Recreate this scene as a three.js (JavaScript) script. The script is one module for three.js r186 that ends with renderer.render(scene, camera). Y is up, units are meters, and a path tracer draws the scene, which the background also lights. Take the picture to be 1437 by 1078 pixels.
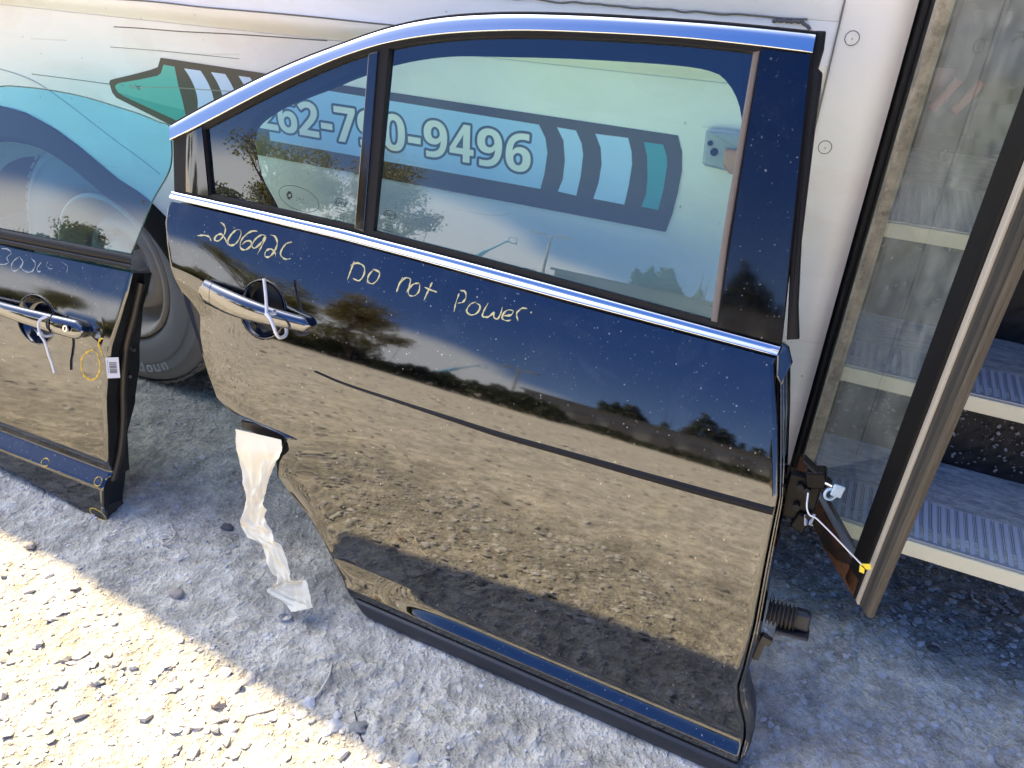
import * as THREE from 'three';
import { mergeGeometries, mergeVertices, toCreasedNormals } from 'three/addons/utils/BufferGeometryUtils.js';
import { RoundedBoxGeometry } from 'three/addons/geometries/RoundedBoxGeometry.js';
import { FontLoader } from 'three/addons/loaders/FontLoader.js';
import { TextGeometry } from 'three/addons/geometries/TextGeometry.js';
import { createNoise2D, createNoise3D } from 'simplex-noise';

// ------------------------------------------------------------------ camera, sky, sun, exposure
const R = Math.PI / 180, EXPOSURE = 4.3;
const scene = new THREE.Scene();
const camera = new THREE.PerspectiveCamera(53.9, 4 / 3, 0.05, 900);
camera.rotation.order = 'YXZ';
camera.rotation.set(-28.922 * R, 24.602 * R, 3.321 * R);
camera.position.set(0, 1.2, 0);
scene.add(camera);

const renderer = new THREE.WebGLRenderer({ antialias: true });
renderer.setSize(1024, 768);
renderer.toneMapping = THREE.LinearToneMapping;
renderer.toneMappingExposure = EXPOSURE;
renderer.shadowMap.enabled = true;

const SUN = new THREE.Vector3(-0.66, 0.74, -0.16).normalize();
const sun = new THREE.DirectionalLight(new THREE.Color().setRGB(1, 0.81, 0.49), 3.8);
sun.position.copy(SUN).multiplyScalar(40);
sun.castShadow = true;
Object.assign(sun.shadow.camera, { left: -14, right: 14, top: 14, bottom: -14, near: 1, far: 90 });
sun.shadow.mapSize.set(4096, 4096);
sun.shadow.radius = 1.2;
scene.add(sun, sun.target);

const smooth = (a, b, x) => { const t = Math.min(1, Math.max(0, (x - a) / (b - a))); return t * t * (3 - 2 * t); };
const lerp = (a, b, t) => a + (b - a) * t;
function rng(seed) { let a = seed >>> 0; return () => { a = (a + 0x6d2b79f5) | 0; let t = Math.imul(a ^ (a >>> 15), 1 | a); t = (t + Math.imul(t ^ (t >>> 7), 61 | t)) ^ t; return ((t ^ (t >>> 14)) >>> 0) / 4294967296; }; }
const n2 = createNoise2D(rng(11)), n3 = createNoise3D(rng(12));

{ // one clear blue sky with a pale bank of haze and cloud low down
  const W = 1024, H = 512, a = new Float32Array(W * H * 4), k = 1 / EXPOSURE;
  for (let j = 0; j < H; j++) for (let i = 0; i < W; i++) {
    const el = ((j + 0.5) / H - 0.5) * Math.PI, az = ((i + 0.5) / W - 0.5) * 2 * Math.PI;
    const y = Math.sin(el), x = Math.cos(el) * Math.cos(az), z = Math.cos(el) * Math.sin(az);
    const up = Math.max(0, y), t = Math.pow(1 - up, 7);
    let c = [lerp(0.085, 0.66, t), lerp(0.245, 1.02, t), lerp(0.84, 1.6, t)];
    const deg = el / R, wob = n3(x * 2.2, y * 6, z * 2.2) * 1.6 + n3(x * 7, y * 18, z * 7) * 0.7;
    const ang = Math.atan2(x, z) / R; // 0 straight away from the bus
    const top = 1.6 + 5.0 * smooth(-13, -30, ang) - 1.6 * smooth(-32, -48, ang) + 1.5 * smooth(20, 90, ang) + 0.7 * wob;
    const bank = smooth(top + 1.6, top - 1.2, deg) * 0.9;
    c = c.map((v, q) => lerp(v, [2.2, 2.17, 2.1][q], bank));
    const wisp = Math.max(0, n3(x * 3, y * 9, z * 3) * 0.6 + n3(x * 9, y * 20, z * 9) * 0.3) * smooth(8, 20, deg) * 0.07;
    c = c.map((v, q) => lerp(v, [0.8, 0.82, 0.86][q], wisp));
    const cs = Math.max(0, x * SUN.x + y * SUN.y + z * SUN.z), glow = 6.2 * Math.pow(cs, 7) + 3 * Math.pow(cs, 20) + 8 * Math.pow(cs, 90);
    const o = (j * W + i) * 4;
    for (let q = 0; q < 3; q++) a[o + q] = (c[q] + glow * [0.98, 0.99, 1.0][q]) * k;
    a[o + 3] = 1;
  }
  const sky = new THREE.DataTexture(a, W, H, THREE.RGBAFormat, THREE.FloatType);
  sky.mapping = THREE.EquirectangularReflectionMapping;
  sky.magFilter = sky.minFilter = THREE.LinearFilter;
  sky.needsUpdate = true;
  scene.background = sky;
  scene.environment = sky;
}

// ------------------------------------------------------------------ helpers
const names = new Map();
function numbered(n) { const k = names.get(n) ?? 0; names.set(n, k + 1); return k ? `${n}_${String(k).padStart(3, '0')}` : n; }
function tag(o, label, category, group, kind) {
  if (label) o.userData.label = label;
  if (category) o.userData.category = category;
  if (group) o.userData.group = group;
  if (kind) o.userData.kind = kind;
  return o;
}
function base(name, label, category, pos = [0, 0, 0], group) {
  const g = new THREE.Group(); g.name = numbered(name); g.position.set(...pos); scene.add(g);
  return tag(g, label, category, group);
}
function mesh(name, geo, mat, parent = scene) {
  if (Array.isArray(geo)) geo = mergeGeometries(geo.map((g) => { g = g.index ? g.toNonIndexed() : g; for (const k of Object.keys(g.attributes)) if (!['position', 'normal', 'uv'].includes(k)) g.deleteAttribute(k); return g; }));
  const m = new THREE.Mesh(geo, mat); m.name = parent === scene ? numbered(name) : name;
  m.castShadow = m.receiveShadow = true; parent.add(m); return m;
}
const lin = (r, g, b) => new THREE.Color().setRGB(r, g, b);
const std = (o) => new THREE.MeshPhysicalMaterial(o);
function box(w, h, d, x, y, z, rx = 0, ry = 0, rz = 0, r = 0) {
  const g = r ? new RoundedBoxGeometry(w, h, d, 2, r) : new THREE.BoxGeometry(w, h, d);
  g.applyMatrix4(new THREE.Matrix4().compose(new THREE.Vector3(x, y, z), new THREE.Quaternion().setFromEuler(new THREE.Euler(rx, ry, rz)), new THREE.Vector3(1, 1, 1)));
  return g;
}
function bar(a, b, r, r2 = r, seg = 10) { // a round bar from a to b
  const A = new THREE.Vector3(...a), B = new THREE.Vector3(...b), d = B.clone().sub(A);
  const g = new THREE.CylinderGeometry(r2, r, d.length(), seg);
  g.applyQuaternion(new THREE.Quaternion().setFromUnitVectors(new THREE.Vector3(0, 1, 0), d.clone().normalize()));
  const m = A.add(B).multiplyScalar(0.5); g.translate(m.x, m.y, m.z); return g;
}
function tube(pts, r, seg = 40, rs = 8) { return new THREE.TubeGeometry(new THREE.CatmullRomCurve3(pts.map((p) => new THREE.Vector3(...p))), seg, r, rs); }
function shapeOf(pts, holes = []) {
  const s = new THREE.Shape(pts.map((p) => new THREE.Vector2(...p)));
  for (const h of holes) s.holes.push(new THREE.Path(h.map((p) => new THREE.Vector2(...p))));
  return s;
}
function slab(pts, depth, z0, bevel = 0, holes = []) {
  const g = new THREE.ExtrudeGeometry(shapeOf(pts, holes), { depth: depth - 2 * bevel, bevelEnabled: bevel > 0, bevelThickness: bevel, bevelSize: bevel, bevelOffset: -bevel, bevelSegments: 2, curveSegments: 6 });
  g.translate(0, 0, z0 + bevel); return g;
}
function along(pts, n) { // resample a polyline to n+1 points by length
  const L = [0]; for (let i = 1; i < pts.length; i++) L.push(L[i - 1] + Math.hypot(pts[i][0] - pts[i - 1][0], pts[i][1] - pts[i - 1][1]));
  const out = []; let k = 1;
  for (let i = 0; i <= n; i++) { const s = (L[L.length - 1] * i) / n; while (k < pts.length - 1 && L[k] < s) k++; const t = (s - L[k - 1]) / (L[k] - L[k - 1] || 1); out.push([lerp(pts[k - 1][0], pts[k][0], t), lerp(pts[k - 1][1], pts[k][1], t)]); }
  return out;
}
function curve2(pts, n) { // smooth curve through points
  return new THREE.CatmullRomCurve3(pts.map((p) => new THREE.Vector3(p[0], p[1], 0)), false, 'centripetal').getSpacedPoints(n).map((p) => [p.x, p.y]);
}
const uAt = (pts) => { const p = pts.slice().sort((a, b) => a[1] - b[1]); return (v) => { if (v <= p[0][1]) return p[0][0]; for (let i = 1; i < p.length; i++) if (v <= p[i][1]) return lerp(p[i - 1][0], p[i][0], (v - p[i - 1][1]) / (p[i][1] - p[i - 1][1] || 1)); return p[p.length - 1][0]; }; };
const vAt = (pts) => { const f = uAt(pts.map((p) => [p[1], p[0]])); return f; };
function gridGeo(nu, nv, f) { // f(i, j) -> [x, y, z, u, v]
  const P = [], U = [], I = [];
  for (let j = 0; j <= nv; j++) for (let i = 0; i <= nu; i++) { const q = f(i / nu, j / nv, i, j); P.push(q[0], q[1], q[2]); U.push(q[3] ?? q[0], q[4] ?? q[1]); }
  for (let j = 0; j < nv; j++) for (let i = 0; i < nu; i++) { const a = j * (nu + 1) + i; I.push(a, a + 1, a + nu + 2, a, a + nu + 2, a + nu + 1); }
  const g = new THREE.BufferGeometry();
  g.setAttribute('position', new THREE.Float32BufferAttribute(P, 3)); g.setAttribute('uv', new THREE.Float32BufferAttribute(U, 2)); g.setIndex(I); g.computeVertexNormals(); return g;
}
// a strip between two polylines with a cross-section of [t, lift] from the first to the second
function strip(A, B, w, section, n = 60) {
  const a = along(A, n), b = along(B, n), m = section.length - 1;
  return gridGeo(n, m, (s, t, i, j) => { const [q, lift] = section[j], u = lerp(b[i][0], a[i][0], 1 - q), v = lerp(b[i][1], a[i][1], 1 - q); return [u, v, w(u, v) + lift, u, v]; }).applyMatrix4(new THREE.Matrix4());
}
function flip(g) { const I = g.index.array; for (let i = 0; i < I.length; i += 3) { const t = I[i]; I[i] = I[i + 1]; I[i + 1] = t; } g.computeVertexNormals(); return g; }
function stroke(pts, width, w, r = 0.5) { // a hand-drawn line of paint lying on a surface
  const c = new THREE.CatmullRomCurve3(pts.map((p) => new THREE.Vector3(p[0], p[1], 0)), false, 'centripetal'), n = Math.max(12, pts.length * 7);
  const q = c.getSpacedPoints(n), P = [];
  const g = gridGeo(n, 4, (s, t, i, j) => {
    const a = q[Math.max(0, i - 1)], b = q[Math.min(n, i + 1)], dx = b.x - a.x, dy = b.y - a.y, l = Math.hypot(dx, dy) || 1;
    const wd = width * (0.78 + 0.5 * n2(q[i].x * 70 + r * 9, q[i].y * 70)) * Math.min(1, 0.35 + 6 * Math.min(s, 1 - s)), k = (t - 0.5) * wd;
    const x = q[i].x - (dy / l) * k, y = q[i].y + (dx / l) * k; return [x, y, w(x, y) + 0.0004 + 0.0007 * (1 - Math.pow(2 * t - 1, 2)), x, y];
  });
  return g;
}
class Acc { // collects triangles
  constructor() { this.p = []; this.c = null; }
  tri(a, b, c) { this.p.push(...a, ...b, ...c); }
  quad(a, b, c, d) { this.tri(a, b, c); this.tri(a, c, d); }
  limb(a, b, ra, rb, n = 5) {
    const A = new THREE.Vector3(...a), B = new THREE.Vector3(...b), d = B.clone().sub(A).normalize(), s = new THREE.Vector3(Math.abs(d.y) > 0.9 ? 1 : 0, Math.abs(d.y) > 0.9 ? 0 : 1, 0).cross(d).normalize(), t = d.clone().cross(s);
    const ring = (C, r) => Array.from({ length: n }, (_, k) => { const q = (k / n) * 2 * Math.PI; return C.clone().addScaledVector(s, Math.cos(q) * r).addScaledVector(t, Math.sin(q) * r).toArray(); });
    const r0 = ring(A, ra), r1 = ring(B, rb); for (let k = 0; k < n; k++) this.quad(r0[k], r0[(k + 1) % n], r1[(k + 1) % n], r1[k]);
  }
  geo() { const g = new THREE.BufferGeometry(); g.setAttribute('position', new THREE.Float32BufferAttribute(this.p, 3)); g.setAttribute('uv', new THREE.Float32BufferAttribute(new Float32Array((this.p.length / 3) * 2), 2)); g.computeVertexNormals(); return g; }
}
function canvasTex(w, h, draw, srgb = true) {
  const c = document.createElement('canvas'); c.width = w; c.height = h; draw(c.getContext('2d'), w, h);
  const t = new THREE.CanvasTexture(c); if (srgb) t.colorSpace = THREE.SRGBColorSpace; t.wrapS = t.wrapT = THREE.RepeatWrapping; t.anisotropy = 8; return t;
}
// noise that repeats every p cells, for tiles
function tileNoise(p, seed) {
  const r = rng(seed), L = Float32Array.from({ length: p * p }, () => r());
  return (x, y) => { x = ((x % p) + p) % p; y = ((y % p) + p) % p; const i = Math.floor(x), j = Math.floor(y), fx = x - i, fy = y - j, u = fx * fx * (3 - 2 * fx), v = fy * fy * (3 - 2 * fy), i1 = (i + 1) % p, j1 = (j + 1) % p; return lerp(lerp(L[j * p + i], L[j * p + i1], u), lerp(L[j1 * p + i], L[j1 * p + i1], u), v); };
}
function dataTex(N, f, srgb) { // f(u, v) -> [r, g, b] 0..1
  const a = new Uint8Array(N * N * 4);
  for (let j = 0; j < N; j++) for (let i = 0; i < N; i++) { const c = f((i + 0.5) / N, (j + 0.5) / N), o = (j * N + i) * 4; a[o] = 255 * Math.min(1, Math.max(0, c[0])); a[o + 1] = 255 * Math.min(1, Math.max(0, c[1])); a[o + 2] = 255 * Math.min(1, Math.max(0, c[2])); a[o + 3] = 255; }
  const t = new THREE.DataTexture(a, N, N); t.wrapS = t.wrapT = THREE.RepeatWrapping; t.magFilter = THREE.LinearFilter; t.minFilter = THREE.LinearMipmapLinearFilter; t.generateMipmaps = true; if (srgb) t.colorSpace = THREE.SRGBColorSpace; t.needsUpdate = true; return t;
}

// ------------------------------------------------------------------ materials
const TS = 1024;
const speck = (n, seed, lo, hi, col, bg, smears = 0) => canvasTex(TS, TS, (g, w, h) => {
  const r = rng(seed); g.fillStyle = bg; g.fillRect(0, 0, w, h);
  for (let k = 0; k < smears; k++) { g.strokeStyle = col(r(), 0.10 * r()); g.lineWidth = 1 + 3 * r(); const x = r() * w, y = r() * h; g.beginPath(); g.moveTo(x, y); g.lineTo(x + (r() - 0.5) * 120, y + (r() - 0.5) * 30); g.stroke(); }
  for (let k = 0; k < 130; k++) { const x = r() * w, y = r() * h, a = 30 + 130 * r() * r(), q = 0.15 + 0.3 * r(), t = r() * 3; g.fillStyle = col(0.3, 0.006 + 0.03 * r() * r()); for (const ox of [-w, 0, w]) for (const oy of [-h, 0, h]) { g.beginPath(); g.ellipse(x + ox, y + oy, a, a * q, t, 0, 7); g.fill(); } }
  for (let k = 0; k < n; k++) { const x = r() * w, y = r() * h, s = lo + (hi - lo) * Math.pow(r(), 6); g.fillStyle = col(r(), 0.15 + 0.8 * r() * r()); g.beginPath(); g.ellipse(x, y, s, s * (0.6 + 0.8 * r()), r() * 3, 0, 7); g.fill(); }
}, true);
function dusty(n, seed, hex, smears) { // paint seen through a sprinkle of dust: the colour map and where it stops being polished
  const col = (q, a) => `rgba(${190 + 40 * q},${185 + 40 * q},${175 + 40 * q},${a})`, m = (q, a) => `rgba(0,255,0,${a})`;
  return { map: speck(n, seed, 0.45, 2.4, col, hex, smears), metalnessMap: (() => { const t = speck(n, seed, 0.45, 2.4, m, 'rgb(0,0,255)', smears); t.colorSpace = THREE.NoColorSpace; return t; })() };
}
const dustA = dusty(5200, 5, '#66676a', 60), dustB = dusty(8000, 6, '#66676a', 200);
for (const d of [dustA, dustB]) for (const k in d) d[k].repeat.set(1 / 0.62, 1 / 0.62);
const M = {
  paint: std({ color: 0xffffff, metalness: 1, roughness: 0.035, ...dustA }),
  paintDusty: std({ color: 0xffffff, metalness: 1, roughness: 0.05, ...dustB }),
  pillar: std({ color: lin(0.55, 0.55, 0.58), metalness: 1, roughness: 0.05, ...dustA }),
  gloss: std({ color: lin(0.006, 0.008, 0.014), roughness: 0.05, ior: 2.1 }),
  inner: std({ color: lin(0.008, 0.009, 0.011), roughness: 0.4 }),
  frit: std({ color: lin(0.005, 0.009, 0.022), roughness: 0.6, specularIntensity: 0.15 }),
  rubber: std({ color: lin(0.012, 0.012, 0.014), roughness: 0.55, specularIntensity: 0.45 }),
  rubberGrey: std({ color: lin(0.16, 0.14, 0.13), roughness: 0.75 }),
  clad: std({ color: lin(0.035, 0.036, 0.04), roughness: 0.48 }),
  chrome: std({ color: lin(0.74, 0.76, 0.78), metalness: 1, roughness: 0.12 }),
  handle: std({ color: lin(0.23, 0.23, 0.24), metalness: 1, roughness: 0.07 }),
  satin: std({ color: lin(0.62, 0.64, 0.68), metalness: 1, roughness: 0.1 }),
  white: std({ color: lin(0.78, 0.78, 0.80), roughness: 0.5 }),
  tie: std({ color: lin(0.72, 0.74, 0.78), roughness: 0.4 }),
  marker: std({ color: lin(0.62, 0.57, 0.30), roughness: 0.6 }),
  markerPale: std({ color: lin(0.36, 0.42, 0.46), roughness: 0.7 }),
  markerYellow: std({ color: lin(0.75, 0.47, 0.03), roughness: 0.5 }),
  glass: std({ color: lin(0.76, 1.0, 0.90), transmission: 1, thickness: 0, roughness: 0.0, ior: 2.2 }),
  glassTeal: std({ color: lin(0.40, 0.84, 0.88), transmission: 1, thickness: 0, roughness: 0.0, ior: 2.33 }),
  steel: std({ color: lin(0.5, 0.5, 0.52), metalness: 1, roughness: 0.3 }),
};

// ------------------------------------------------------------------ ground
const gf = (x, z) => {
  const near = smooth(4, 1.5, Math.hypot(x + 0.5, z + 0.8)), lit = smooth(-0.75, -0.55, z);
  let h = 0.012 * n2(x * 0.9, z * 0.9) + 0.006 * n2(x * 3.1 + 5, z * 3.1);
  h += (0.0024 - 0.0006 * lit) * n2(x * 11, z * 11 + 3) + 0.0022 * n2(x * 27, z * 27) + 0.0016 * (0.5 - Math.abs(n2(x * 52, z * 52)));
  const rough = smooth(-0.9, 0.1, x) * smooth(-0.6, -0.95, z);
  h += rough * (0.004 * (0.5 - Math.abs(n2(x * 9 + 20, z * 14))) + 0.003 * (0.5 - Math.abs(n2(x * 24, z * 30 + 9))));
  const tr = smooth(-0.98, -0.90, z) * smooth(-0.66, -0.74, z) * smooth(-0.95, -0.7, x); // a tyre track along the bus
  h += tr * (0.0035 * (Math.abs(((x * 21 + 0.4 * Math.sin(z * 40)) % 1 + 1) % 1 - 0.5) < 0.1 ? 1 : 0) + 0.002 * Math.sin(z * 120) - 0.006);
  const far = smooth(2.5, 14, Math.hypot(x, z)); h += far * (0.03 * n2(x * 0.35, z * 0.35) + 0.02 * n2(x * 1.3, z * 1.3));
  const pad = smooth(0.06, 0.02, Math.abs(z + 0.89)) * smooth(-0.8, -0.74, x) * smooth(0.06, 0.03, x);
  return lerp(h, -0.004, pad);
};
const tA = tileNoise(24, 1), tB = tileNoise(64, 2), tC = tileNoise(160, 3), tD = tileNoise(400, 4);
const gritAt = (u, v) => 0.30 * tA(u * 24, v * 24) + 0.30 * tB(u * 64, v * 64) + 0.25 * tC(u * 160, v * 160) + 0.15 * tD(u * 400, v * 400);
const gritColor = dataTex(2048, (u, v) => { const g = gritAt(u, v), s = tD(u * 400 + 31, v * 400 + 7), k = 0.60 + 0.62 * g + (s > 0.92 ? -0.22 : 0) + (s < 0.06 ? 0.14 : 0); return [k * 0.96, k * 0.945, k * 0.90]; }, true);
const gritBump = dataTex(2048, (u, v) => { const c = tC(u * 160, v * 160), b = 0.34 * tB(u * 64, v * 64) + 0.30 * c + 0.22 * tD(u * 400, v * 400) + 0.14 * (c > 0.72 ? 1 : 0); return [b, b, b]; }, false);
for (const t of [gritColor, gritBump]) t.repeat.set(1 / 1.1, 1 / 1.1);
{
  const lines = (lo, hi, fine, a, b) => { // fine spacing between lo and hi, growing outwards to a and b
    const out = []; for (let q = lo; q < hi; q += fine) out.push(q);
    let s = fine, q = hi; while (q < b) { out.push(q); s *= 1.035; q += s; } out.push(b); s = fine; q = lo - fine; while (q > a) { out.unshift(q); s *= 1.035; q -= s; } out.unshift(a); return out;
  };
  const X = lines(-2.1, 0.75, 0.006, -400, 400), Z = lines(-1.9, -0.2, 0.006, -300, 400), P = [], U = [], C = [], I = [];
  for (const z of Z) for (const x of X) {
    P.push(x, gf(x, z), z); U.push(x, z);
    const under = smooth(-1.25, -1.5, z), d = 0.93 + 0.09 * n2(x * 2.2, z * 2.2) + 0.07 * n2(x * 7 + 3, z * 7), k = d * lerp(0.80, 0.60, under) * lerp(1, 0.66, smooth(-0.78, -0.6, z) * smooth(0.6, -0.2, z) * (0.7 + 0.3 * n2(x * 5, z * 5))) * (1 + 0.18 * smooth(-0.1, 0.3, x) * smooth(-0.6, -0.9, z));  // light balanced in the colour: sunlit strip toned down, shaded right side lifted
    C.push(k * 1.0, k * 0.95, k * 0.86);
  }
  const nx = X.length;
  for (let j = 0; j < Z.length - 1; j++) for (let i = 0; i < nx - 1; i++) { const a = j * nx + i; I.push(a, a + nx, a + nx + 1, a, a + nx + 1, a + 1); }
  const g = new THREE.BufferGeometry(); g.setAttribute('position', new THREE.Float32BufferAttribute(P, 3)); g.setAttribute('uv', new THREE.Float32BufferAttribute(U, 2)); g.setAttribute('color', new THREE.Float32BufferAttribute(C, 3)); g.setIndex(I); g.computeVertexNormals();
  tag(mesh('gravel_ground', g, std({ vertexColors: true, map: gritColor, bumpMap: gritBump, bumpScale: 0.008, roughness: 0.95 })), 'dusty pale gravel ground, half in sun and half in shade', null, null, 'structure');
}
function flake(seed, flat) { // an angular chip of stone
  const r = rng(seed), g = mergeVertices(new THREE.IcosahedronGeometry(1, seed % 3 ? 0 : 1).deleteAttribute('normal').deleteAttribute('uv')), p = g.attributes.position;
  for (let i = 0; i < p.count; i++) { const k = 0.7 + 0.6 * r(); p.setXYZ(i, p.getX(i) * k * (0.8 + 0.5 * r()), p.getY(i) * k * flat, p.getZ(i) * k); }
  const h = g.toNonIndexed(); h.computeVertexNormals(); h.setAttribute('uv', new THREE.Float32BufferAttribute(new Float32Array(h.attributes.position.count * 2), 2)); return h;
}
{
  const r = rng(77), m = new THREE.Matrix4(), q = new THREE.Quaternion(), c = new THREE.Color();
  const mat = std({ color: 0xffffff, roughness: 0.9 });
  const zones = [
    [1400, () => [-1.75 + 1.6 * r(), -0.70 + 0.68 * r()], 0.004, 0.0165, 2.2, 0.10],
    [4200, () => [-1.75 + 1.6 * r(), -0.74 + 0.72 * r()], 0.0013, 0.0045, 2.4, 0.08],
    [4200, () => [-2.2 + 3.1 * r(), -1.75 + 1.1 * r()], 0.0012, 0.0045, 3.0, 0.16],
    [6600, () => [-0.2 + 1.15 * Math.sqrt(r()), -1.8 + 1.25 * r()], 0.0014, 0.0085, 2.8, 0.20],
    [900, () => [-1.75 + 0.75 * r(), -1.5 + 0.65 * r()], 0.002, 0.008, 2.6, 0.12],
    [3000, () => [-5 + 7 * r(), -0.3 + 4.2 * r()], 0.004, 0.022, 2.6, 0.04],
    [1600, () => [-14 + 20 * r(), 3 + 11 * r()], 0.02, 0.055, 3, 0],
  ];
  let vi = 0;
  for (const [n, at, lo, hi, pw, lift] of zones) for (let v = 0; v < 3; v++) {
    const k = Math.floor(n / 3), im = new THREE.InstancedMesh(flake(20 + vi, 0.26 + 0.13 * v), mat, k); vi++;
    for (let i = 0; i < k; i++) {
      const [x, z] = at(), s = lo + (hi - lo) * Math.pow(r(), pw);
      q.setFromEuler(new THREE.Euler((r() - 0.5) * 0.9, r() * 6.3, (r() - 0.5) * 0.9));
      m.compose(new THREE.Vector3(x, gf(x, z) + s * 0.12, z), q, new THREE.Vector3(s, s * (0.7 + 0.5 * r()), s * (0.6 + 0.5 * r()))); im.setMatrixAt(i, m);
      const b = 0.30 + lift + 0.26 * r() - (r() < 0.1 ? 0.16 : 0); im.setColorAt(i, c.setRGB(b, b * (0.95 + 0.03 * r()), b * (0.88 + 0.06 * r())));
    }
    im.name = numbered('gravel_stones'); im.castShadow = im.receiveShadow = true; scene.add(im);
    tag(im, 'loose angular gravel chips strewn over the dusty ground', null, null, 'stuff');
  }
}

// ------------------------------------------------------------------ the bus
const bus = base('shuttle_bus', 'white shuttle bus with a teal and brown stripe and a phone number on its side', 'bus', [0, 0, -1.33]);
const busWhite = canvasTex(1024, 1024, (g, w, h) => {
  const r = rng(40); g.fillStyle = '#efece6'; g.fillRect(0, 0, w, h);
  for (let k = 0; k < 260; k++) { g.fillStyle = `rgba(${150 + 60 * r()},${140 + 50 * r()},${110 + 40 * r()},${0.015 + 0.03 * r()})`; g.beginPath(); g.ellipse(r() * w, r() * h, 30 + 120 * r(), 10 + 40 * r(), 0, 0, 7); g.fill(); }
  for (let k = 0; k < 120; k++) { g.fillStyle = `rgba(90,80,60,${0.2 + 0.3 * r()})`; g.fillRect(r() * w, r() * h, 1 + 1.6 * r(), 1 + 1.6 * r()); }
  for (let k = 0; k < 26; k++) { g.strokeStyle = `rgba(110,100,85,${0.1 + 0.22 * r()})`; g.lineWidth = 0.6 + 0.9 * r(); const x = r() * w, y = r() * h; g.beginPath(); g.moveTo(x, y); g.quadraticCurveTo(x + 60, y + 8 * (r() - 0.5), x + 60 + 160 * r(), y + 16 * (r() - 0.5)); g.stroke(); }
});
busWhite.repeat.set(1 / 1.7, 1 / 1.7);
const MB = {
  white: std({ map: busWhite, roughness: 0.34, color: 0xffffff }),
  black: std({ color: lin(0.010, 0.010, 0.011), roughness: 0.5, specularIntensity: 0.3 }),
  dark: std({ color: lin(0.035, 0.034, 0.033), roughness: 0.9, specularIntensity: 0.3 }),
  roof: std({ color: lin(0.7, 0.69, 0.66), roughness: 0.5 }),
  amber: std({ color: lin(0.46, 0.20, 0.07), roughness: 0.2 }),
  lampGrey: std({ color: lin(0.36, 0.38, 0.40), roughness: 0.4 }),
  dirt: std({ color: lin(0.16, 0.12, 0.08), roughness: 1 }),
};
// lower flank with the wheel arch cut out
const ARCH = [[-2.72, 0.38], [-2.66, 0.56], [-2.5, 0.71], [-2.33, 0.78], [-2.184, 0.798], [-2.079, 0.792], [-1.971, 0.764], [-1.892, 0.731], [-1.827, 0.697], [-1.763, 0.664], [-1.696, 0.642], [-1.662, 0.625], [-1.61, 0.589], [-1.545, 0.52], [-1.50, 0.44], [-1.485, 0.38]];
mesh('side_panel', slab([[-6, 0.38], ...ARCH, [-0.11, 0.38], [-0.11, 1.052], [-6, 1.052]], 0.03, -0.03, 0.002), MB.white, bus);
{ // black arch flare, stepped in from the flank and rolled round the wheel opening
  const out = curve2(ARCH, 48), mid = out.map(([x, y]) => { const c = [-2.08, 0.36]; return [lerp(c[0], x, 0.775), lerp(c[1], y, 0.775)]; });
  const g = gridGeo(48, 8, (s, t, i) => { const a = out[i], b = mid[i], x = lerp(a[0], b[0], t), y = lerp(a[1], b[1], t); return [x, y, 0.006 - 0.012 * t * t - (t > 0.93 ? 0.04 : 0), x, y]; });
  mesh('arch_flare', g, std({ color: lin(0.010, 0.011, 0.013), roughness: 0.6, specularIntensity: 0.2 }), bus);
  const lip = gridGeo(48, 6, (s, t, i) => { const a = mid[i], c = [-2.08, 0.36], k = lerp(1.0, 0.86, t); return [lerp(c[0], a[0], k), lerp(c[1], a[1], k), -0.02 - 0.05 * t - 0.01 * Math.sin(t * 3.1), a[0], a[1]]; });
  mesh('arch_lip', lip, std({ color: lin(0.30, 0.27, 0.22), roughness: 0.85 }), bus);
  mesh('wheel_well', [box(1.2, 0.5, 0.02, -2.08, 0.60, -0.42), box(1.25, 0.02, 0.4, -2.08, 0.84, -0.23), box(0.02, 0.5, 0.4, -1.49, 0.6, -0.24), box(0.02, 0.5, 0.4, -2.7, 0.6, -0.24)], MB.dark, bus);
}
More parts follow.
